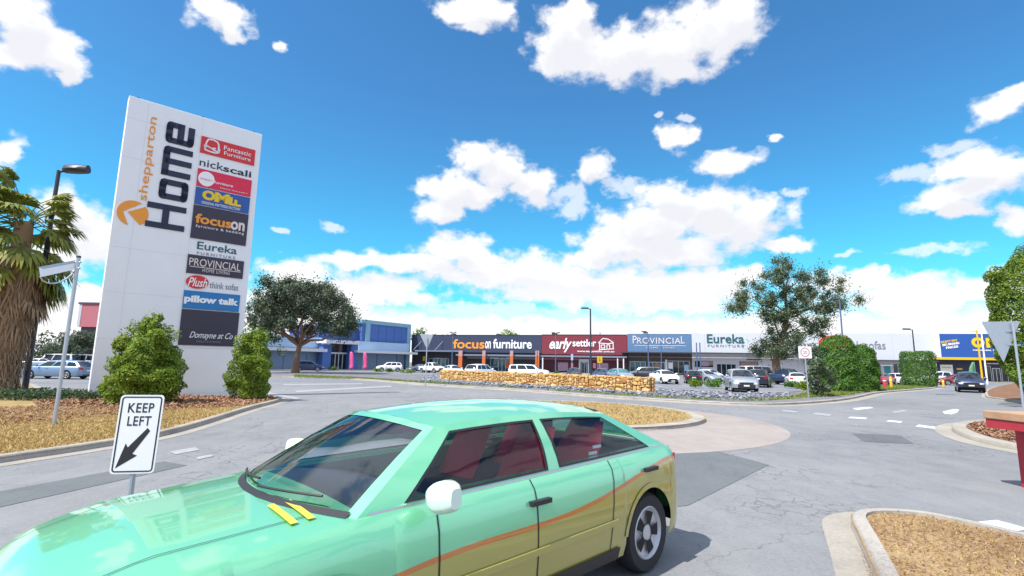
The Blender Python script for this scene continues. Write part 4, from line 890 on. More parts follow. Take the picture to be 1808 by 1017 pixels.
# skirt of hanging dead leaves
n = 7000; a = rng.random(n) * 2 * math.pi; z = .15 + rng.random(n) * 6.0; rad = .55 + .5 * np.clip((z - 1.2) / 4, 0, 1) + rng.normal(size=n) * .08 + .25 * np.clip(1 - z, 0, 1)
B = np.c_[np.cos(a) * rad, np.sin(a) * rad, z]; tang = np.c_[-np.sin(a), np.cos(a), np.zeros(n)]; L = .5 + .8 * rng.random((n, 1))
tip = B + np.c_[np.cos(a), np.sin(a), np.zeros(n)] * rng.normal(size=(n, 1)) * .1 + np.array([0, 0, -1.0]) * L * .85 + tang * rng.normal(size=(n, 1)) * .18
tip[:, 2] = np.maximum(tip[:, 2], .02); w = .018 + .04 * rng.random((n, 1))
raw('frond_skirt', np.stack([B - tang * w, B + tang * w, tip], 1), 3, M['palm_dead'], e)

# ground cover and grass
verge = pxpoly([(-150, 850), (0, 812), (130, 793), (280, 768), (365, 743), (430, 724), (360, 722), (250, 722), (100, 722), (-100, 735)])
blades('dry_grass', scatter(verge, 26000, 14), .10, .05, .012, M['dry_blade'], 'short dry golden grass on the left verge before the pylon', 'grass')
blades('dry_grass', scatter(circ(cx, cy, rr - .5), 9000), .115, .06, .014, M['dry_blade'], 'dry golden grass on the roundabout island behind the green car', 'grass')
brg = offset_path(brp, -.17, True)
blades('dry_grass', scatter(brg, 2600), .108, .035, .006, M['dry_blade'], 'sparse dry grass on the corner verge at bottom right', 'grass')
def chips(name, poly, n, z, size, lab, cat='mulch', m='mulch_chip', bias=0):
    p = scatter(poly, n, bias); n = len(p); c = np.c_[p, np.full(n, z)]; a = rng.random(n) * 6.28; b = np.c_[np.cos(a), np.sin(a), rng.normal(size=n) * .3] * size * (.5 + rng.random((n, 1))); t = np.c_[-np.sin(a), np.cos(a), rng.normal(size=n) * .4] * size * .35
    c[:, 2] += np.abs(b[:, 2]) + .012
    return tag(raw(name, np.stack([c - b, c + t, c + b, c - t], 1), 4, M[m]), lab, cat, kind='stuff')
chips('mulch', pxpoly([(60, 722), (250, 728), (360, 726), (430, 722), (488, 709), (480, 704.5), (330, 703), (160, 704), (60, 712)]), 9000, .105, .07, 'reddish bark mulch around the foot of the pylon')
chips('mulch', pxpoly([(-100, 790), (0, 760), (150, 745), (330, 728), (200, 722), (0, 725), (-120, 735)]), 5000, .108, .045, 'scattered pale bark chips on the left verge')
chips('mulch', offset_path(rip, -.7, True), 7000, .12, .05, 'brown bark mulch on the right traffic island')
chips('mulch', brg, 3600, .108, .016, 'bark crumbs and leaf litter on the corner verge')
chips('leaf_litter', pxpoly([(1512, 935), (1524, 932), (1545, 990), (1590, 1090), (1560, 1090), (1525, 1000)]), 500, .014, .012, 'brown leaf litter gathered in the concrete gutter at bottom right', 'leaf litter')
gp = scatter(pxpoly([(-60, 712), (60, 713), (185, 711), (185, 704), (60, 700), (-60, 700)]), 5000); nn = len(gp)
P = np.c_[gp, .12 + rng.random(nn) * .28]; tag(leaves('groundcover', P, np.tile((0, 0, 1.0), (nn, 1)), .12, M['groundcover'], None), 'dark green ground cover along the back of the left verge', 'ground cover', kind='stuff')
gs = pxpoly([(520, 667.5), (640, 671), (770, 679), (900, 686), (1000, 693.5), (1120, 702), (1260, 709.5), (1350, 711), (1420, 705.5), (1500, 700), (1530, 694), (1640, 685.5), (1600, 682), (1530, 683), (1440, 690), (1400, 704), (1350, 709), (1280, 709.5), (1150, 703), (1000, 693), (770, 678), (640, 669), (520, 664)])
blades('green_grass', scatter(gs, 30000), .09, .13, .03, M['green_blade'], 'green grass strip along the kerb below the stone wall and hedges', 'grass')
# river cobbles
ico = bmesh.new(); bmesh.ops.create_icosphere(ico, subdivisions=1, radius=1); IV = np.array([v.co[:] for v in ico.verts]); IF = [tuple(v.index for v in f.verts) for f in ico.faces]; ico.free()
mb = MB(); cps = scatter(cob_poly, 4600)
for (x, y) in cps:
    r = .06 + .09 * rng.random() ** 1.6; q = IV * (r * (1 + rng.normal(size=(len(IV), 1)) * .12)) * np.array([1.2, .9, .65]); a = rng.random() * 6.28; c, s_ = math.cos(a), math.sin(a)
    q = np.c_[q[:, 0] * c - q[:, 1] * s_, q[:, 0] * s_ + q[:, 1] * c, q[:, 2]] + np.array([x, y, .10 + r * .3 + .06 * rng.random()]); mb.add(q, IF)
tag(mb.build('cobbles', M['cobble'], smooth=True, ang=50), 'grey river cobbles spread below the stone wall and beside it', 'stones', kind='stuff')

# ------------------------------------------------------------------ dry stone wall
wa, wb = np.array([-7.0, 51.0, 0]), np.array([9.05, 33.2, 0]); WD = (wb - wa); WL = np.linalg.norm(WD); WD /= WL; WN = np.array([WD[1], -WD[0], 0]); WN = WN if WN[1] < 0 else -WN
we = empty('stone_wall', (wa + wb) / 2, 'low tan sandstone rubble wall in front of the parked cars', 'wall'); wbase = (wa + wb) / 2
wfr = lambda u, n, z: wa + WD * u + WN * n + np.array([0, 0, z]) - wbase
MB().box(.06, WL - .06, -.5, -.07, -.1, 1.06, fr=wfr).build('core', M['mortar'], we)
mb = MB()
def stone(u0, u1, z0, z1, n0, n1):
    nu = []; 
    for (a, b, c) in [(x, y, z) for z in (0, .5, 1) for y in (0, .5, 1) for x in (0, .5, 1)]:
        if (a, b, c) == (.5, .5, .5): pass
        k = sum(t != .5 for t in (a, b, c)); sh = {3: .74, 2: .92, 1: 1.05, 0: 1}[k]
        f = [.5 + (t - .5) * sh for t in (a, b, c)]
        nu.append(wfr(u0 + (u1 - u0) * (f[0] + rng.normal() * .075), n0 + (n1 - n0) * (f[1] + rng.normal() * .04), z0 + (z1 - z0) * (f[2] + rng.normal() * .075)))
    I = lambda a, b, c: c * 9 + b * 3 + a; fs = []
    for i in range(2):
        for j in range(2):
            fs += [(I(i, j, 0), I(i, j + 1, 0), I(i + 1, j + 1, 0), I(i + 1, j, 0)), (I(i, j, 2), I(i + 1, j, 2), I(i + 1, j + 1, 2), I(i, j + 1, 2)), (I(i, 0, j), I(i + 1, 0, j), I(i + 1, 0, j + 1), I(i, 0, j + 1)), (I(i, 2, j), I(i, 2, j + 1), I(i + 1, 2, j + 1), I(i + 1, 2, j)), (I(0, i, j), I(0, i, j + 1), I(0, i + 1, j + 1), I(0, i + 1, j)), (I(2, i, j), I(2, i + 1, j), I(2, i + 1, j + 1), I(2, i, j + 1))]
    mb.add(nu, fs)
# irregular packing: fill a fine grid with random rectangles
cu_, cv_ = .11, .09; nu_, nv_ = int(WL / cu_), 12; occ = np.zeros((nu_, nv_), bool)
for j in range(nv_):
    for i in range(nu_):
        if occ[i, j]: continue
        big = rng.random() < .12; w_, h_ = (rng.integers(4, 7), rng.integers(4, 6)) if big else (rng.integers(2, 5), rng.integers(1, 4))
        w_ = min(w_, nu_ - i); h_ = min(h_, nv_ - j)
        while w_ > 1 and occ[i:i + w_, j].any(): w_ -= 1
        occ[i:i + w_, j:j + h_] = True; g = .008
        stone(i * cu_ + g, (i + w_) * cu_ - g, j * cv_ - .02 + g, (j + h_) * cv_ - .02 - g, -.22, .02 + rng.random() * .05)
for u in np.arange(0, WL - .2, .42): stone(u + .01, u + .41, .98, 1.08 + rng.random() * .04, -.52, -.15)
for j in range(5):
    stone(-.03, .14, j * .21, j * .21 + .2, -.55, -.2); stone(WL - .14, WL + .03, j * .21, j * .21 + .2, -.55, -.2)
mb.build('stones', M['stone'], we, smooth=True, ang=30)

# ------------------------------------------------------------------ poles, lamps and signs
def street_lamp(px, ytop, Y, label, pole='dark_pole', arm=-1, armlen=1.2, r=.09, rot=0.0, hk=1.0, head='dark_pole', base=None, double=False):
    x = XA(px, Y) if base is None else base[0]; h = ZA(px, ytop, Y); e = empty('street_lamp', (x, Y, 0), label, 'street lamp', rz=rot, group='street lamps')
    MB().tube([(0, 0, 0), (0, 0, h * .5), (0, 0, h)], [r * 1.15, r, r * .75], 10).build('pole', M[pole], e); MB().box(-.2, .2, -.2, .2, 0, .04).build('base_plate', M[pole], e)
    for a in ((arm,) if not double else (1, -1)):
        hd = MB(); L = armlen; hd.tube([(0, 0, h - .08), (a * L * .3, 0, h)], r * .5, 6).build('arm', M[pole], e)
        hm_ = MB(); prof = []
        for k in range(7):
            t = k / 6; x_ = a * (L * .25 + L * .85 * t); w_ = hk * .17 * math.sin(math.pi * (.12 + .80 * t)) ** .5; zc_ = h + .02
            prof.append([(x_, w_ * math.cos(q), zc_ + hk * .13 * math.sin(q) * (1 if math.sin(q) > 0 else .55)) for q in np.linspace(0, 2 * math.pi, 13)])
        hm_.grid(prof); hm_.quad(*prof[0][:-1]); hm_.quad(*prof[-1][:-1]); hm_.build('lamp_head', M[head], e)
    return e
street_lamp(53, 300, 23.9, 'tall dark street lamp with a large drum head between palm and pylon', arm=1, armlen=1.3, r=.11, hk=2.1)
street_lamp(1043, 545, 60, 'tall dark lamp with a flat head before the maroon shop', arm=-1, armlen=1.0, r=.11)
street_lamp(1492, 529, 55, 'tall grey lamp rising behind the tallest clipped hedge', pole='blue_pole', arm=-1, armlen=.9)
street_lamp(1618, 582, 65, 'dark lamp behind the square clipped hedge', arm=-1, armlen=1.1)
street_lamp(798, 587, 96, 'slim blue grey lamp in front of the dark navy shop', pole='blue_pole', double=True, armlen=.6)
street_lamp(981, 588, 92, 'slim blue grey lamp before the left part of the maroon shop', pole='blue_pole', double=True, armlen=.7)
street_lamp(1145, 586, 90, 'slim blue grey lamp before the steel blue shop', pole='blue_pole', arm=-1, armlen=1.0)
def plain_pole(px, ytop, Y, label, m='blue_pole', r=.07, cat='pole', name='pole'):
    o = MB().tube([(0, 0, 0), (0, 0, ZA(px, ytop, Y))], r, 8).build(name, M[m]); o.location = (XA(px, Y), Y, 0); return tag(o, label, cat)
plain_pole(1168, 606, 88, 'bare blue grey pole before the right half of the steel blue shop'); plain_pole(1231, 605, 86, 'left one of two close dark poles before the white shop', r=.1); plain_pole(1237, 605, 86, 'right one of two close dark poles before the white shop', r=.1)
Yf = 76
e = empty('flag_pole', (XA(1733, Yf), Yf, 0), 'yellow flag pole in front of the cobalt shop', 'flag pole'); MB().tube([(0, 0, 0), (0, 0, ZA(1727, 583, Yf))], [.13, .1], 8).build('pole', M['yellow'], e); MB().tube([(0, 0, ZA(1727, 584, Yf)), (-.8, 0, ZA(1727, 585, Yf)), (-.9, 0, ZA(1727, 587, Yf))], .07, 6).build('arm', M['yellow'], e)
e = empty('flag_pole', (XA(1741, Yf), Yf, 0), 'white flag pole in front of the cobalt shop', 'flag pole'); MB().tube([(0, 0, 0), (0, 0, ZA(1736, 580, Yf))], [.12, .09], 8).build('pole', M['white'], e); MB().lathe([(.02, 0), (.12, .05), (.12, .12), (.02, .18)], (0, 0, ZA(1736, 580, Yf)), (0, 0, 1), 10).build('finial', M['white'], e)
# feather banner green by the cobalt shop
Yq = 74; e = empty('feather_flag', (XA(1722, Yq), Yq, 0), 'green feather flag in front of the cobalt shop wall', 'flag'); MB().tube([(0, 0, 0), (0, 0, 3.2)], .03, 6).build('pole', M['galv'], e)
P = [[(-.9 * math.sin(math.pi * (.15 + .75 * t)), .03 * math.sin(6 * t), .7 + 2.5 * t), (0, 0, .7 + 2.5 * t)] for t in np.linspace(0, 1, 9)]; o = MB().grid(P).build('banner', mat('green_banner', (.10, .30, .12), .7, var=.4, scale=1.2), e); o.modifiers.new('t', 'SOLIDIFY').thickness = .01
# street name sign at left
Yl = 13.05; e = empty('street_sign', (-11.37, Yl, .1), 'galvanised pole with a white name blade and a hoop bracket on the left verge', 'street sign')
h = ZA(138, 455, Yl) - .1; MB().tube([(0, 0, -.1), (0, 0, h)], .045, 10).build('pole', M['galv'], e); MB().tube([(0, 0, h), (0, 0, h + .05)], [.055, .05], 10).build('pole_cap', M['dark_pole'], e)
q = lambda px, py, Y=Yl: D(px, py, Y) - np.array([-11.37, Yl, .1])
bl = MB(); a0, a1 = q(133, 462), q(69, 474, 12.2); b0, b1 = q(134, 474), q(71, 488, 12.2)
tv = np.array([.02, .045, 0]); bl.prism([a0, a1, b1, b0], tv); bl.build('name_blade', M['white'], e)
MB().prism([a0 + np.array([0, -.03, .03]), a1 + np.array([0, -.03, .03]), a1 + np.array([.03, .09, .03]), a0 + np.array([.03, .09, .03])], (0, 0, -.025)).build('blade_rail', M['galv'], e)
hp = [b1 * (1 - t) + b0 * t + np.array([0, 0, -.27 * math.sin(math.pi * min(1, t * 1.0)) ** .6]) for t in np.linspace(0, 1, 14)]; MB().tube(hp, .018, 6).build('hoop', M['galv'], e)
for z in (h - .12, h - .28): MB().tube([(-.07, 0, z), (.07, 0, z)], .03, 6).build('clamp', M['galv'], e)
# keep left sign
Yk = 5.9; kb = D(226, 880, Yk); e = empty('keep_left_sign', (kb[0], Yk, 0), 'white keep left sign with a black arrow beside the green car', 'road sign')
MB().tube([(0, .03, 0), (0, .03, 1.33)], .03, 10).build('post', M['galv'], e)
KW, KH = .44, .86; ka = R(12); KU = np.array([math.cos(ka), math.sin(ka), 0]); tilt = .02
c0 = D(243, 766, Yk) - np.array([kb[0], Yk, 0]); KV = np.array([.03, 0, 1.0]); KV /= np.linalg.norm(KV); KN = np.cross(KU, KV); KN = KN if KN[1] < 0 else -KN
def kf(x, y, n): return c0 + KU * x + KV * y + KN * n
def rrect(w, h, r, n=5):
    o = []
    for cx_, cy_, a0_ in ((w / 2 - r, h / 2 - r, 0), (-w / 2 + r, h / 2 - r, 90), (-w / 2 + r, -h / 2 + r, 180), (w / 2 - r, -h / 2 + r, 270)):
        o += [(cx_ + r * math.cos(R(a0_ + 90 * k / n)), cy_ + r * math.sin(R(a0_ + 90 * k / n))) for k in range(n + 1)]
    return o
plt = MB().prism([kf(x, y, .0) for x, y in rrect(KW, KH, .04)], -KN * -.006).build('plate', M['white'], e)
def ringprism(w, h, r, t, n0, n1):
    A_, B_ = rrect(w, h, r), rrect(w - 2 * t, h - 2 * t, max(.01, r - t)); mb = MB(); n = len(A_); vs = [kf(*p, n0) for p in A_ + B_] + [kf(*p, n1) for p in A_ + B_]
    fs = []
    for i in range(n):
        j = (i + 1) % n; fs += [(2 * n + i, 2 * n + j, 3 * n + j, 3 * n + i), (i, j, 2 * n + j, 2 * n + i), (n + i, n + j, 3 * n + j, 3 * n + i)]
    return mb.add(vs, fs)
ringprism(KW - .035, KH - .035, .035, .014, .0062, .008).build('border', M['black_paint'], plt)
for t, y, w_ in (('KEEP', .235, .26), ('LEFT', .09, .235)):
    v, f = text_mesh(t, kf(-w_ / 2 - .0, y, .0062), KU, KV, w_, .105, KN, ext=.002, off=.012, spacing=1.1); MB().add(v, f).build('lettering', M['black_paint'], plt)
ar = [(.128, .055), (-.035, -.185), (.02, -.20), (-.165, -.375), (-.115, -.125), (-.085, -.155), (.085, .085)]
ar = [(.125, .03), (-.02, -.215), (.03, -.235), (-.17, -.37), (-.10, -.10), (-.075, -.145), (.095, .065)]
am = MB(); tri = tessellate_polygon([[Vector((x, y, 0)) for x, y in ar]]); am.add([kf(x, y, .0075) for x, y in ar], [tuple(t) for t in tri]); am.build('arrow', M['black_paint'], plt)
# give way signs (seen from behind) and speed sign
def give_way(x, Y, ybase, corners, label, face, Yc=None, postpx=None):
    e = empty('give_way_sign', (x, Y, 0), label, 'road sign', group='give way signs'); o = np.array([x, Y, 0]); P3 = [D(px, py, Y - .05 if Yc is None else yy) - o for (px, py), yy in zip(corners, Yc or [Y - .05] * 3)]
    n_ = np.cross(P3[1] - P3[0], P3[2] - P3[0]); n_ /= np.linalg.norm(n_); rp = []
    for i in range(3):
        p, a, b = P3[i], P3[i - 1], P3[(i + 1) % 3]; da, db = (a - p) / np.linalg.norm(a - p), (b - p) / np.linalg.norm(b - p); rp += [p + da * .06, p + (da + db) * .02, p + db * .06]
    MB().prism(rp, n_ * .008).build('plate', M['galv'] if face == 'back' else M['white'], e); return e, P3
e, P3 = give_way(26.2, 26.5, 0, [(1733, 568), (1801, 567), (1772, 640)], 'give way sign seen from behind at the right edge of the frame', 'back')
MB().tube([(-.05, -.14, 0), (-.05, -.14, ZA(1766, 571, 26.5))], .055, 10).build('post', M['galv'], e)
for z in (3.9, 3.2): MB().box(-.4, .3, -.09, -.052, z, z + .05).build('bracket', M['galv'], e)
e, P3 = give_way(XA(753, 38.3), 38.3, 0, [(741, 589), (765, 591), (754, 617)], 'narrow give way sign turned away in front of the dark shop', 'back')
MB().tube([(0, -.11, 0), (0, -.11, ZA(753, 596, 38.3))], .04, 8).build('post', M['galv'], e)
Ys = 31.2; e = empty('speed_sign', (XA(1425, Ys), Ys, .05), 'square white speed sign with a red ring by the sapling', 'road sign'); hz = ZA(1419, 622, Ys) - .05
MB().tube([(0, .03, 0), (-.06, .03, hz + .1)], .035, 8).build('post', M['galv'], e)
sp_ = MB().box(-.46, .34, -.01, .0, hz - .36, hz + .36).build('plate', M['white'], e)
rg = MB(); P = [[(-.06 + r * math.cos(t), y, hz + r * math.sin(t)) for t in np.linspace(0, 2 * math.pi, 29)] for r, y in ((.29, -.0125), (.22, -.0125))]; rg.grid(P).build('ring', mat('faded_red', (.62, .25, .27), .6, var=.1), sp_)
v, f = text_mesh('20', (-.19, -.0105, hz - .10), (1, 0, 0), (0, 0, 1), .26, .2, (0, -1, 0), ext=.004, off=.01); MB().add(v, f).build('lettering', M['grey_letter'], sp_)
Yw = 84; e = empty('pedestrian_sign', (XA(1059, Yw), Yw, 0), 'yellow pedestrian crossing sign before the maroon shop', 'road sign'); MB().tube([(0, .05, 0), (0, .05, ZA(1059, 630, Yw))], .04, 6).build('post', M['galv'], e)
z0, z1 = ZA(1059, 640.5, Yw), ZA(1059, 629, Yw); pl2 = MB().box(-.42, .42, -.01, .01, z0, z1).build('plate', M['yellow'], e)
fg = MB(); zc = (z0 + z1) / 2; fg.lathe([(.01, 0), (.07, .001), (.07, .004), (.01, .005)], (0, -.011, zc + .25), (0, -1, 0), 10); fg.prism([(-.06, -.0115, zc + .16), (.07, -.0115, zc + .16), (.06, -.0115, zc - .05), (.17, -.0115, zc - .32), (.10, -.0115, zc - .33), (0, -.0115, zc - .12), (-.12, -.0115, zc - .33), (-.18, -.0115, zc - .32), (-.05, -.0115, zc - .03)], (0, -.004, 0)); fg.build('figure', M['black_paint'], pl2)
Yw = 82; e = empty('parking_sign', (XA(1010, Yw), Yw, 0), 'small blue parking sign on a thin post before the maroon shop', 'road sign'); MB().tube([(0, .05, 0), (0, .05, ZA(1010, 625, Yw))], .04, 6).build('post', M['galv'], e); MB().box(-.18, .18, -.01, .01, ZA(1010, 636, Yw), ZA(1010, 625, Yw)).build('plate', M['fascia_pale'], e)
# bollards
def bollard(px, ytop, Y, m, label, r=.12):
    h = ZA(px, ytop, Y); e = empty('bollard', (XA(px, Y), Y, 0), label, 'bollard', group='bollards'); MB().lathe([(r, 0), (r, h - .08), (r * .8, h - .02), (r * .3, h)], (0, 0, 0), (0, 0, 1), 12).build('post', M[m], e); MB().lathe([(r + .004, 0), (r + .004, .1)], (0, 0, h * .7), (0, 0, 1), 12).build('band', M['white'], e)
bollard(1560, 667, 50.5, 'red_post', 'red bollard right of the hedges beside a yellow one', .15); bollard(1571, 665, 50.5, 'yellow', 'yellow bollard standing beside the red one', .12); bollard(1663, 671, 62, 'yellow', 'short yellow bollard near the white pickup by the cobalt shop', .12)
# red stand at the right edge
Yr = 8.2; c0r = D(1760, 727, Yr); e = empty('red_stand', (c0r[0] + .95, Yr - .15, 0), 'red painted stand with a weathered tan slab top at the right edge', 'stand'); zt = c0r[2]; lx = -.95
rot = R(-12)
MB().box(lx, 1.1, -.35, .4, zt - .12, zt).build('slab_top', M['tan_slab'], e, bevel=.01); MB().box(lx + .02, 1.08, -.33, .38, zt - .26, zt - .123).build('apron', M['red_wood'], e)
for (x, y) in ((-.42, -.25), (.95, -.25), (-.42, .3), (.95, .3)): MB().box(x - .07, x + .07, y - .07, y + .07, 0, zt - .263).build('leg', M['red_wood'], e)
MB().box(-.348, .878, -.22, .28, .22, zt - .5).build('side_board', M['red_wood'], e)

# ------------------------------------------------------------------ vehicles
KINDS = dict(
 sedan=dict(L=4.75, W=1.82, H=1.46, sill=.24, zbr=1.02, zbf=.97, sRB=.75, sRT=1.55, sWT=2.85, sWB=3.65, zt=1.04, zh=.80, ar=.98, af=3.82, R=.33, wr=.60),
 hatch=dict(L=4.15, W=1.76, H=1.50, sill=.24, zbr=1.02, zbf=.97, sRB=.12, sRT=.55, sWT=2.45, sWB=3.2, zt=1.02, zh=.82, ar=.72, af=3.3, R=.32, wr=.60),
 wagon=dict(L=4.80, W=1.82, H=1.50, sill=.24, zbr=1.02, zbf=.97, sRB=.12, sRT=.55, sWT=2.85, sWB=3.65, zt=1.02, zh=.80, ar=1.0, af=3.86, R=.33, wr=.61),
 suv=dict(L=4.65, W=1.90, H=1.74, sill=.30, zbr=1.16, zbf=1.10, sRB=.10, sRT=.42, sWT=2.75, sWB=3.45, zt=1.15, zh=.98, ar=.88, af=3.68, R=.37, wr=.66),
 van=dict(L=5.2, W=1.95, H=2.15, sill=.30, zbr=1.2, zbf=1.12, sRB=.06, sRT=.18, sWT=4.05, sWB=4.75, zt=1.2, zh=1.0, ar=.95, af=4.2, R=.35, wr=.80),
 ute=dict(L=5.35, W=1.92, H=1.82, sill=.42, zbr=1.16, zbf=1.14, sRB=1.75, sRT=1.95, sWT=3.45, sWB=4.1, zt=1.14, zh=1.08, ar=1.15, af=4.4, R=.40, wr=.66),
 canopy=dict(L=5.3, W=1.86, H=1.78, sill=.40, zbr=1.12, zbf=1.10, sRB=.10, sRT=.25, sWT=3.35, sWB=4.05, zt=1.12, zh=1.02, ar=1.1, af=4.3, R=.38, wr=.70),
 taxi=dict(L=5.0, W=1.84, H=1.50, sill=.24, zbr=1.03, zbf=.97, sRB=.22, sRT=.98, sWT=2.92, sWB=3.58, zt=1.05, zh=.86, ar=.75, af=3.78, R=.335, wr=.60))
def car(kind, label, loc, heading, body_m, cat='car', name='parked_car', group='parked cars', hero=False, glass='car_glass', over=None):
    K = dict(KINDS[kind]); K.update(over or {}); L, Wd, H = K['L'], K['W'], K['H']; hw_ = Wd / 2
    e = empty(name, loc, label, cat, rz=heading, group=group); X = lambda s_: s_ - L / 2
    def wplan(s_):
        t = abs(2 * s_ / L - 1); w = hw_ * (1 - .05 * t ** 3); d_ = min(s_, L - s_); dd = .42 if s_ > L / 2 else .26
        if d_ < dd: w *= 1 - .22 * ((dd - d_) / dd) ** 2
        return w
    zs_x = [0, .06, .25, K['sRB'] + .02, K['sWB'], K['sWB'] + .25, L - .55, L - .18, L - .04, L]
    zs_y = [K['zt'] - .14, K['zt'] - .05, K['zt'] - .02, K['zbr'], K['zbf'], K['zbf'] - .02, K['zh'] + .04, K['zh'] - .06, K['zh'] - .16, K['zh'] - .24]
    o_ = np.argsort(zs_x, kind='stable'); zs_x = np.array(zs_x)[o_]; zs_y = np.array(zs_y)[o_]
    zs = lambda s_: float(np.interp(s_, zs_x, zs_y))
    arch = K['R'] + .065
    def zbot(s_):
        z = K['sill'] + (.05 if s_ < .25 or s_ > L - .3 else 0)
        for a_ in (K['ar'], K['af']):
            if abs(s_ - a_) < arch: z = max(z, K['R'] + math.sqrt(max(0, arch ** 2 - (s_ - a_) ** 2)))
        return z
    st = set(np.round(np.linspace(0, L, 60 if hero else 34), 3)) | {.03, .1, L - .03, L - .08}
    for a_ in (K['ar'], K['af']):
        for q in np.linspace(-1, 1, 19 if hero else 13): st.add(round(a_ + arch * math.sin(q * math.pi / 2), 3))
        st.add(round(a_ - arch - .003, 3)); st.add(round(a_ + arch + .003, 3))
    st = sorted(x for x in st if 0 <= x <= L)
    fv = [(0, .955), (.12, .985), (.35, 1.0), (.6, 1.0), (.8, .985), (.92, .955), (1, .90)]
    side = []
    for s_ in st:
        zb_, zz, w = zbot(s_), zs(s_), wplan(s_); col = []
        for v_, k in fv:
            z = zb_ + (zz - zb_) * v_; zr = (z - K['sill']) / (zz - K['sill']); col.append((X(s_), w * float(np.interp(zr, [a for a, _ in fv], [b for _, b in fv])), z))
        ys = col[-1][1]; cr_ = .05 if s_ > K['sWB'] else .03
        for q in (.8, .55, .28, 0): col.append((X(s_), ys * q, zz + cr_ * (1 - q * q)))
        side.append(col)
    nS = len(fv)
    cab = lambda i, j: j >= nS and K['sRB'] + .12 < st[i] and st[i + 1] < K['sWB'] - .05
    mb = MB(); mb.grid(side, skip=cab); mb.grid([[(x, -y, z) for x, y, z in c] for c in side], skip=cab)
    for c in (side[0], side[-1]): mb.add([p for p in c] + [(x, -y, z) for x, y, z in c[::-1][1:]], [tuple(range(2 * len(c) - 1))])
    # cabin
    wb_ = lambda a_: wplan(K['sRB'] + (K['sWB'] - K['sRB']) * a_) * .885
    zrail = lambda a_: H - .075 - .05 * (2 * a_ - 1) ** 2 - .02 * (1 - a_)
    wrail = lambda a_: K['wr'] * (1 - .05 * (2 * a_ - 1) ** 2)
    def sidept(a_, t):
        b = np.array([K['sRB'] + (K['sWB'] - K['sRB']) * a_, wb_(a_), zs(K['sRB'] + (K['sWB'] - K['sRB']) * a_)]); r_ = np.array([K['sRT'] + (K['sWT'] - K['sRT']) * a_, wrail(a_), zrail(a_)])
        p = b * (1 - t) + r_ * t; p[1] += .035 * math.sin(math.pi * t) * max(0, math.sin(math.pi * a_)) ** .5; return np.array([X(p[0]), p[1], p[2]])
    def frontpt(b, t, rear=False):
        sB, sT, aa = (K['sWB'], K['sWT'], 1.0) if not rear else (K['sRB'], K['sRT'], 0.0); sg = 1 if not rear else -1
        base = np.array([sB + sg * (.26 if not rear else .10) * (1 - b * b), wb_(aa) * b, zs(sB) + .02 * (1 - b * b)]); top = np.array([sT + sg * (.12 if not rear else .06) * (1 - b * b), wrail(aa) * b, zrail(aa) + .06 * (1 - b * b)])
        p = base * (1 - t) + top * t; k_ = math.sin(math.pi * t) * (1 - b ** 4); p[0] += sg * .03 * k_; p[2] += .02 * k_; return np.array([X(p[0]), p[1], p[2]])
    wins = [(.09, .50), (.54, .92)] if kind not in ('van', 'canopy', 'suv', 'wagon') else [(.05, .27), (.31, .60), (.635, .93)]
    if kind == 'ute': wins = [(.08, .46), (.52, .91)]
    al = sorted({0, 1} | {x for w_ in wins for x in w_} | {round(w_[0] + (w_[1] - w_[0]) * k / 4, 4) for w_ in wins for k in range(5)}); tl = [0, .06, .25, .5, .75, .90, 1]
    isg = lambda i, j: any(w_[0] - 1e-6 <= al[i] and al[i + 1] <= w_[1] + 1e-6 for w_ in wins) and 1 <= j <= 4
    for sg in (1, -1):
        mb.grid([[sidept(a_, t) * np.array([1, sg, 1]) for t in tl] for a_ in al], skip=isg)
        for w_ in wins:
            aa = np.linspace(w_[0], w_[1], 5); tt = [.06, .25, .5, .75, .90]; g = MB().grid([[sidept(a_, t) * np.array([1, sg, 1]) - np.array([0, sg * .008, 0]) for t in tt] for a_ in aa]); g.build('side_window', M[glass], e)
    bl_ = [-1, -.92, -.6, -.3, 0, .3, .6, .92, 1]; tf = [0, .05, .3, .6, .93, 1]; isf = lambda i, j: 1 <= i <= 6 and 1 <= j <= 3
    for rear in (False, True):
        mb.grid([[frontpt(b, t, rear) for t in tf] for b in bl_], skip=isf)
        g = MB().grid([[frontpt(b, t, rear) - np.array([(.008 if not rear else -.008), 0, 0]) for t in tf[1:5]] for b in bl_[1:8]]); g.build('windscreen' if not rear else 'rear_window', M['screen_glass' if hero else glass], e)
    ra = np.linspace(0, 1, 12); roof = []
    for a_ in ra:
        row = []
        for b in np.linspace(-1, 1, 11):
            s0 = K['sRT'] - .06 * (1 - b * b); s1 = K['sWT'] + .12 * (1 - b * b); row.append((X(s0 + (s1 - s0) * a_), wrail(a_) * b, zrail(a_) + .06 * (1 - b * b) + .015 * math.sin(math.pi * a_) * (1 - b * b)))
        roof.append(row)
    mb.grid(roof); body = mb.build('body', body_m, e, ang=32)
    ub = MB(); ub.box(X(.25), X(L - .3), -hw_ + .24, hw_ - .24, .2, .72); ub.build('underbody', M['under'], e)
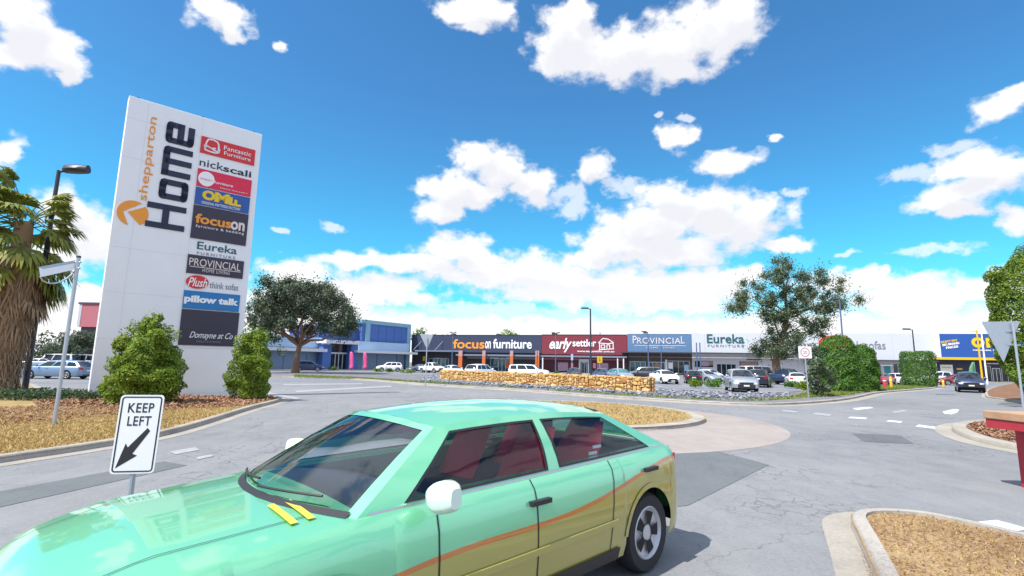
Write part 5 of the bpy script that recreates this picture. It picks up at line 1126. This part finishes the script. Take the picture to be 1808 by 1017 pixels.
    if hero:
        ub2 = MB(); ub2.box(X(K['sRB'] + .15), X(K['sWB'] - .1), -hw_ + .16, hw_ - .16, .722, .80); ub2.build('cabin_floor', M['under'], e)
        db = MB(); db.grid([[(X(K['sWB'] - .75 + .75 * t), y, .90 + .08 * math.sin(t * 2.2)) for t in np.linspace(0, 1, 6)] for y in np.linspace(-.74, .74, 7)]); db.build('dashboard', M['black_plastic'], e)
        for (sx, sy) in ((2.05, .38), (2.05, -.38), (1.36, .38), (1.36, -.38)):
            sb = MB(); P = []
            for t in np.linspace(0, 1, 8): P.append([(X(sx - .38 * t) + .05 * math.cos(q), sy + .25 * math.sin(q) * (1 - .25 * t ** 3), .66 + .62 * t) for q in np.linspace(0, 2 * math.pi, 13)])
            sb.grid(P); sb.quad(*P[-1][:-1]); seat = sb.build('seat_back', M['seat_reflect_red'], e)
            if sx < 2:
                wp = MB()
                for q in range(4): wp.box(X(sx - .02 - .06 * q) - .02, X(sx - .02 - .06 * q) + .10, sy + (.262 if sy > 0 else -.27), sy + (.27 if sy > 0 else -.262), .93 + .05 * q, .955 + .05 * q)
                wp.build('reflection_stripes', M['white_letter'], seat)  # white lines of the side window reflection, painted as bars
            hr = MB(); hr.lathe([(.03, -.12), (.09, -.10), (.10, 0), (.09, .10), (.03, .12)], (X(sx - .36), sy, 1.30), (0, 1, 0), 12); hr.build('headrest', M['black_plastic'], seat)
    for a_ in (K['ar'], K['af']):
        for sg in (1, -1):
            yo = wplan(a_) - .03; w_ = MB(); o3 = (X(a_), sg * (yo - .2), K['R']); ax = (0, sg, 0); Rw = K['R']
            wh = w_.lathe([(Rw * .62, 0), (Rw * .93, .0), (Rw, .03), (Rw, .17), (Rw * .93, .205), (Rw * .67, .20)], o3, ax, 28, c1=False).build('wheel', M['tyre'], e)
            rm_ = MB().lathe([(Rw * .67, .196), (Rw * .64, .205), (Rw * .58, .17), (Rw * .2, .16), (Rw * .18, .185), (.001, .186)], o3, ax, 28, c0=False)
            rim = rm_.build('rim', M['rim'], wh)
            rows = []
            for k in range(61):
                th = 2 * math.pi * k / 60; fr_ = (k % 12) / 12; ro = .54 if .2 < fr_ < .8 else .25
                rows.append([np.array(o3) + np.array([Rw * r_ * math.cos(th), sg * .1875, Rw * r_ * math.sin(th)]) for r_ in (.21, ro)])
            MB().grid(rows).build('spoke_gap', M['under'], rim, smooth=False)
    # details, wrapped on the ends
    def endpatch(nm, m_, y0, y1, z0, z1, front, proud=.012, nn=5, side_=True):
        g = MB(); P = []
        for t in np.linspace(0, 1, nn):
            y = y0 + (y1 - y0) * t; ay = abs(y); s_ = L if front else 0.0
            # walk back along the plan outline until the body is wide enough
            for d_ in np.linspace(0, .45, 46):
                ss = L - d_ if front else d_
                if wplan(ss) * .985 >= ay: s_ = ss; break
            sg = 1 if front else -1; P.append([(X(s_) + sg * proud, y, z0), (X(s_) + sg * proud, y, z1)])
        inner = [[(p[0] - (.06 if front else -.06), p[1], p[2]) for p in r_] for r_ in P]
        g.grid(P); g.grid(inner); g.grid([P[0], inner[0]]); g.grid([P[-1], inner[-1]]); g.grid([[r_[0] for r_ in P], [r_[0] for r_ in inner]]); g.grid([[r_[1] for r_ in P], [r_[1] for r_ in inner]])
        g.sm = False; return g.build(nm, M[m_], e)
    zh_ = K['zh']; zl = zh_ - .27
    for sg in (1, -1):
        endpatch('headlight', 'lamp_clear', sg * hw_ * .56, sg * hw_ * .90, zl - .08, zl + .05, True, .016, 7)
        endpatch('tail_light', 'lamp_red', sg * hw_ * .58, sg * hw_ * .88, K['zt'] - .28, K['zt'] - .10, False, .014, 6)
        mr = MB(); my = wplan(K['sWB'] - .3) ; mx0 = X(K['sWB'] - (.42 if hero else .38)); mz = zs(K['sWB'] - .3) + .07; P = []
        for t in np.linspace(0, 1, 7):
            r_ = math.sin(math.pi * (.08 + .86 * t)) ** .5; P.append([(mx0 + .085 * r_ * math.copysign(abs(math.cos(q)) ** .6, math.cos(q)), sg * (my - .02 + .23 * t), mz + (.05 + .04 * min(1, t * 2.2)) * r_ ** .6 * math.copysign(abs(math.sin(q)) ** .6, math.sin(q)) + .02 * t) for q in np.linspace(0, 2 * math.pi, 17)])
        mr.grid(P); mr.quad(*P[0][:-1]); mr.quad(*P[-1][:-1]); mr.build('mirror', M['mirror_paint'] if hero else body_m, e)
        for w_ in wins[:2] if len(wins) == 2 else wins[1:]:
            hn = MB(); sh = K['sRB'] + (K['sWB'] - K['sRB']) * (w_[0] + .06); zhd = zs(sh) - .14; hn.box(X(sh) - .10, X(sh) + .10, sg * (wplan(sh) - .02), sg * (wplan(sh) + .018), zhd - .016, zhd + .016)
            hn.build('door_handle', body_m if not hero else M['black_plastic'], e)
    gr = endpatch('grille', 'black_plastic', -hw_ * .48, hw_ * .48, zl - .10, zl + .03, True, .014, 7); endpatch('air_intake', 'black_plastic', -hw_ * .62, hw_ * .62, K['sill'] + .06, K['sill'] + (.30 if kind in ('suv', 'ute') else .22), True, .01, 7)
    endpatch('number_plate', 'plate', -.19, .19, zl - .24, zl - .14, True, .02, 3); endpatch('number_plate', 'plate', -.19, .19, K['zt'] - .40, K['zt'] - .29, False, .02, 3); endpatch('rear_bumper', 'black_plastic', -hw_ * .8, hw_ * .8, K['sill'] + .06, K['sill'] + .14, False, .012, 7)
    if hero:          # shut lines, trim, seals, wipers, stickers
        kn = [b for _, b in fv]; kz = [a for a, _ in fv]
        def sw(s_, v_):      # point on the side at station s_, height fraction v_
            zb_, zz, w = zbot(s_), zs(s_), wplan(s_); z = zb_ + (zz - zb_) * v_; return np.array([X(s_), w * float(np.interp((z - K['sill']) / (zz - K['sill']), kz, kn)), z])
        def deck(s_, y):
            zz, w = zs(s_), wplan(s_) * .90; return np.array([X(s_), y, zz + .05 * (1 - (y / w) ** 2)])
        for sg in (1, -1):
            fl = np.array([1, sg, 1]); ov_ = np.array([0, sg * .004, 0])
            for sA in (1.30, 2.26, 3.10):
                sl = MB(); P = []
                for v_ in [.04] + kz[1:]: p = sw(sA + .10 * (1 - v_) * (1 if sA < 1.5 else 0), max(v_, .04)); P.append([p * fl + ov_ - np.array([.005, 0, 0]), p * fl + ov_ + np.array([.005, 0, 0])])
                sl.grid(P); sl.build('shut_line', M['black_plastic'], e)
            P = [[sw(s_, .0) * fl + ov_ * 3, sw(s_, .13) * fl + ov_ * 3] for s_ in np.linspace(1.25, 3.25, 24)]; MB().grid(P).build('sill_trim', M['black_plastic'], e)
            P = [[sw(s_, .36) * fl + ov_, sw(s_, .365) * fl + ov_ * 4.5, sw(s_, .42) * fl + ov_ * 4.5, sw(s_, .425) * fl + ov_] for s_ in np.linspace(1.3, 3.2, 24)]; MB().grid(P).build('door_moulding', body_m, e)
            for a_c in (K['ar'], K['af']):
                P = []
                for q in np.linspace(8, 172, 25):
                    c_, s2 = math.cos(R(q)), math.sin(R(q)); row = []
                    for r_ in (arch - .012, arch + .03): x_ = a_c + r_ * c_; z = K['R'] + r_ * s2; zz = zs(x_); w = wplan(x_) * float(np.interp((z - K['sill']) / (zz - K['sill']), kz, kn)); row.append((X(x_), sg * (w + .008), z))
                    P.append(row)
                MB().grid(P).build('arch_lip', body_m, e)
            P = []
            for a_ in np.linspace(0.02, .98, 16):
                p = sidept(a_, 0.0); P.append([(p[0], sg * (p[1] + .012), p[2] + .006), (p[0], sg * (p[1] + .008), p[2] + .020)])
            MB().grid(P).build('waist_trim', PAINT['silver'], e)
            for w_ in wins:          # rubber seals round the side glass
                a0_, a1_, t0_, t1_ = w_[0], w_[1], .06, .90; da, dt = .008, .035
                ring = [(a0_, t0_), (a1_, t0_), (a1_, t1_), (a0_, t1_)]; ring2 = [(a0_ + da, t0_ + dt), (a1_ - da, t0_ + dt), (a1_ - da, t1_ - dt), (a0_ + da, t1_ - dt)]; sm_ = MB()
                for k in range(4):
                    P = []
                    for q in np.linspace(0, 1, 9):
                        A_ = np.array(ring[k]) * (1 - q) + np.array(ring[(k + 1) % 4]) * q; B_ = np.array(ring2[k]) * (1 - q) + np.array(ring2[(k + 1) % 4]) * q
                        P.append([sidept(*A_) * fl + ov_, sidept(*B_) * fl + ov_ * .5])
                    sm_.grid(P)
                sm_.build('window_seal', M['black_plastic'], e)
        for k in range(2):       # yellow stickers by the windscreen
            P = [[deck(3.74 + .09 * k + .04 * q, .34 + .34 * y) + np.array([0, 0, .012]) for y in np.linspace(0, 1, 9)] for q in (0, 1)]; MB().grid(P).build('sticker', M['sticker_yellow'], e)
        cw = [[frontpt(b, -.01) + np.array([.012, 0, .010]), frontpt(b, .045) + np.array([.008, 0, .008])] for b in np.linspace(-.95, .95, 15)]; MB().grid(cw).build('cowl', M['black_plastic'], e)
        for b0, b1 in ((-.75, -.05), (.05, .72)):
            MB().tube([frontpt(b0 + (b1 - b0) * q, .07 + .05 * q) + np.array([.03, 0, .02]) for q in np.linspace(0, 1, 6)], .008, 5).build('wiper', M['black_plastic'], e)
        for sg in (1, -1):
            P = [[deck(s_, sg * (.62 - .05 * (s_ - 3.7))) + np.array([0, -.004, .006]), deck(s_, sg * (.62 - .05 * (s_ - 3.7))) + np.array([0, .004, .006])] for s_ in np.linspace(3.75, 4.85, 14)]; MB().grid(P).build('bonnet_gap', M['black_plastic'], e)
    return e, K
# the green taxi: mint green above, olive gold lower doors with an orange swoosh between
tm_, t_, b_ = principled('taxi_paint')
oc = t_.nodes.new('ShaderNodeTexCoord').outputs['Object']; sx_ = t_.nodes.new('ShaderNodeSeparateXYZ'); t_.links.new(oc, sx_.inputs[0])
edge = mth(t_, 'ADD', mth(t_, 'MULTIPLY', sx_.outputs[0], -.085), .70); edge = mth(t_, 'ADD', edge, mth(t_, 'MULTIPLY', mth(t_, 'SINE', mth(t_, 'MULTIPLY', sx_.outputs[0], 2.2)), .04))
dz = mth(t_, 'SUBTRACT', sx_.outputs[2], edge)
colr = ramp(t_, mth(t_, 'ADD', mth(t_, 'MULTIPLY', dz, 2.0), .5), [(0.0, (.36, .32, .06)), (.47, (.40, .37, .08)), (.475, (.55, .18, .03)), (.535, (.55, .18, .03)), (.54, (.19, .60, .33))])
sd_ = t_.nodes.new('ShaderNodeMath'); sd_.operation = 'GREATER_THAN'; t_.links.new(mth(t_, 'ABSOLUTE', sx_.outputs[1]), sd_.inputs[0]); sd_.inputs[1].default_value = .70
fm = mth(t_, 'MULTIPLY', sd_.outputs[0], mth(t_, 'LESS_THAN', sx_.outputs[0], 1.1))
mxn = N(t_, 'ShaderNodeMix', data_type='RGBA'); t_.links.new(fm, mxn.inputs[0]); mxn.inputs[6].default_value = (.19, .60, .33, 1); t_.links.new(colr, mxn.inputs[7])
t_.links.new(mxn.outputs[2], b_.inputs['Base Color']); b_.inputs['Roughness'].default_value = .38; b_.inputs['Metallic'].default_value = .35; b_.inputs['Coat Weight'].default_value = 1; b_.inputs['Coat IOR'].default_value = 1.75; b_.inputs['Coat Roughness'].default_value = .04
th = R(-135.3); hx, hy = math.cos(th), math.sin(th); Lc = KINDS['taxi']['L']
tx, _ = car('taxi', 'green and olive taxi sweeping past in the foreground', (1.17 + hx * Lc / 2, 5.93 + hy * Lc / 2, 0), th, tm_, cat='car', name='taxi', group=None, hero=True, glass='car_glass_clear')

CARS = [ # kind, column, depth, heading deg, paint, label, glass
 ('wagon', 107, 41.0, 180, 'bluegrey', 'blue grey station wagon seen from its side between palm and pylon'),
 ('sedan', 72, 72, 200, 'silver', 'silver car far behind the blue grey wagon, beside the palm'),
 ('van', 105, 76, 180, 'white', 'white van parked far behind the blue grey wagon'),
 ('van', 146, 78, 180, 'pale', 'pale van partly hidden by the left edge of the pylon'),
 ('suv', 546, 84, 20, 'navy', 'dark blue SUV parked beside the round eucalypt trunk'),
 ('suv', 688, 93, 195, 'white', 'white SUV parked before the grey wall of the blue building'),
 ('sedan', 742, 92, 215, 'grey', 'grey sedan left of the far give way sign'),
 ('ute', 762, 90, 320, 'white', 'white ute just right of the far give way sign', ),
 ('hatch', 801, 72, 300, 'white', 'small white hatchback behind the left end of the stone wall'),
 ('suv', 850, 58, 62, 'white', 'large white SUV showing its rear behind the stone wall'),
 ('canopy', 934, 66, -8, 'white', 'white ute with a canopy seen from its side behind the wall'),
 ('sedan', 1014, 66, -100, 'dark', 'dark sedan before the maroon shop door, nearest the blue sign'),
 ('sedan', 1062, 64, -110, 'navy', 'navy sedan under the yellow pedestrian sign'),
 ('hatch', 1095, 60, -75, 'silver', 'silver hatchback with a teal windscreen behind the wall'),
 ('suv', 1137, 66, 160, 'dark', 'dark SUV before the steel blue shop window'),
 ('sedan', 1172, 55, -85, 'white', 'white sedan facing forward at the right end of the stone wall'),
 ('hatch', 1222, 57, 75, 'dark', 'dark hatchback showing red tail lights left of the silver SUV'),
 ('sedan', 1242, 60, -70, 'silver', 'silver sedan parked beside the dark hatchback'),
 ('hatch', 1252, 80, -60, 'white', 'white hatchback near the white shop door'),
 ('suv', 1306, 39.5, -104, 'silver', 'silver SUV facing forward above the grey cobbles'),
 ('suv', 1340, 50, 60, 'dark', 'dark SUV hidden just behind the silver SUV'),
 ('van', 1338, 74, 10, 'white', 'white van before the white shop window'),
 ('ute', 1386, 58, -60, 'navy', 'navy ute below the gum tree'),
 ('sedan', 1404, 53, 68, 'white', 'white sedan showing its tail lights left of the speed sign'),
 ('suv', 1452, 70, 10, 'dark', 'dark SUV hidden behind the sapling and tallest hedge'),
 ('sedan', 1556, 66, 30, 'red', 'dark red sedan right of the shorter hedge before the teal door'),
 ('hatch', 1594, 66, -80, 'white', 'white hatchback peeping out left of the square hedge'),
 ('ute', 1664, 70, 150, 'pale', 'pale ute parked before the white roller door'),
 ('sedan', 1690, 68, 160, 'red', 'red sedan behind the approaching dark pickup')]
for c in CARS:
    kind, px, Y, hd, pc, lab = c[:6]
    car(kind, lab, (XA(px, Y), Y, 0), R(hd), PAINT[pc], cat='van' if kind == 'van' else 'ute' if kind in ('ute', 'canopy') else 'car', name={'van': 'parked_van', 'ute': 'parked_ute', 'canopy': 'parked_ute'}.get(kind, 'parked_car'), glass='car_glass_teal' if 'teal' in lab and kind == 'hatch' else 'car_glass')
pk, K = car('ute', 'dark navy pickup driving towards the junction on the right hand road', (XA(1708, 46.5), 46.5, 0), R(-128), PAINT['navy'], cat='pickup', name='pickup_truck', group=None)
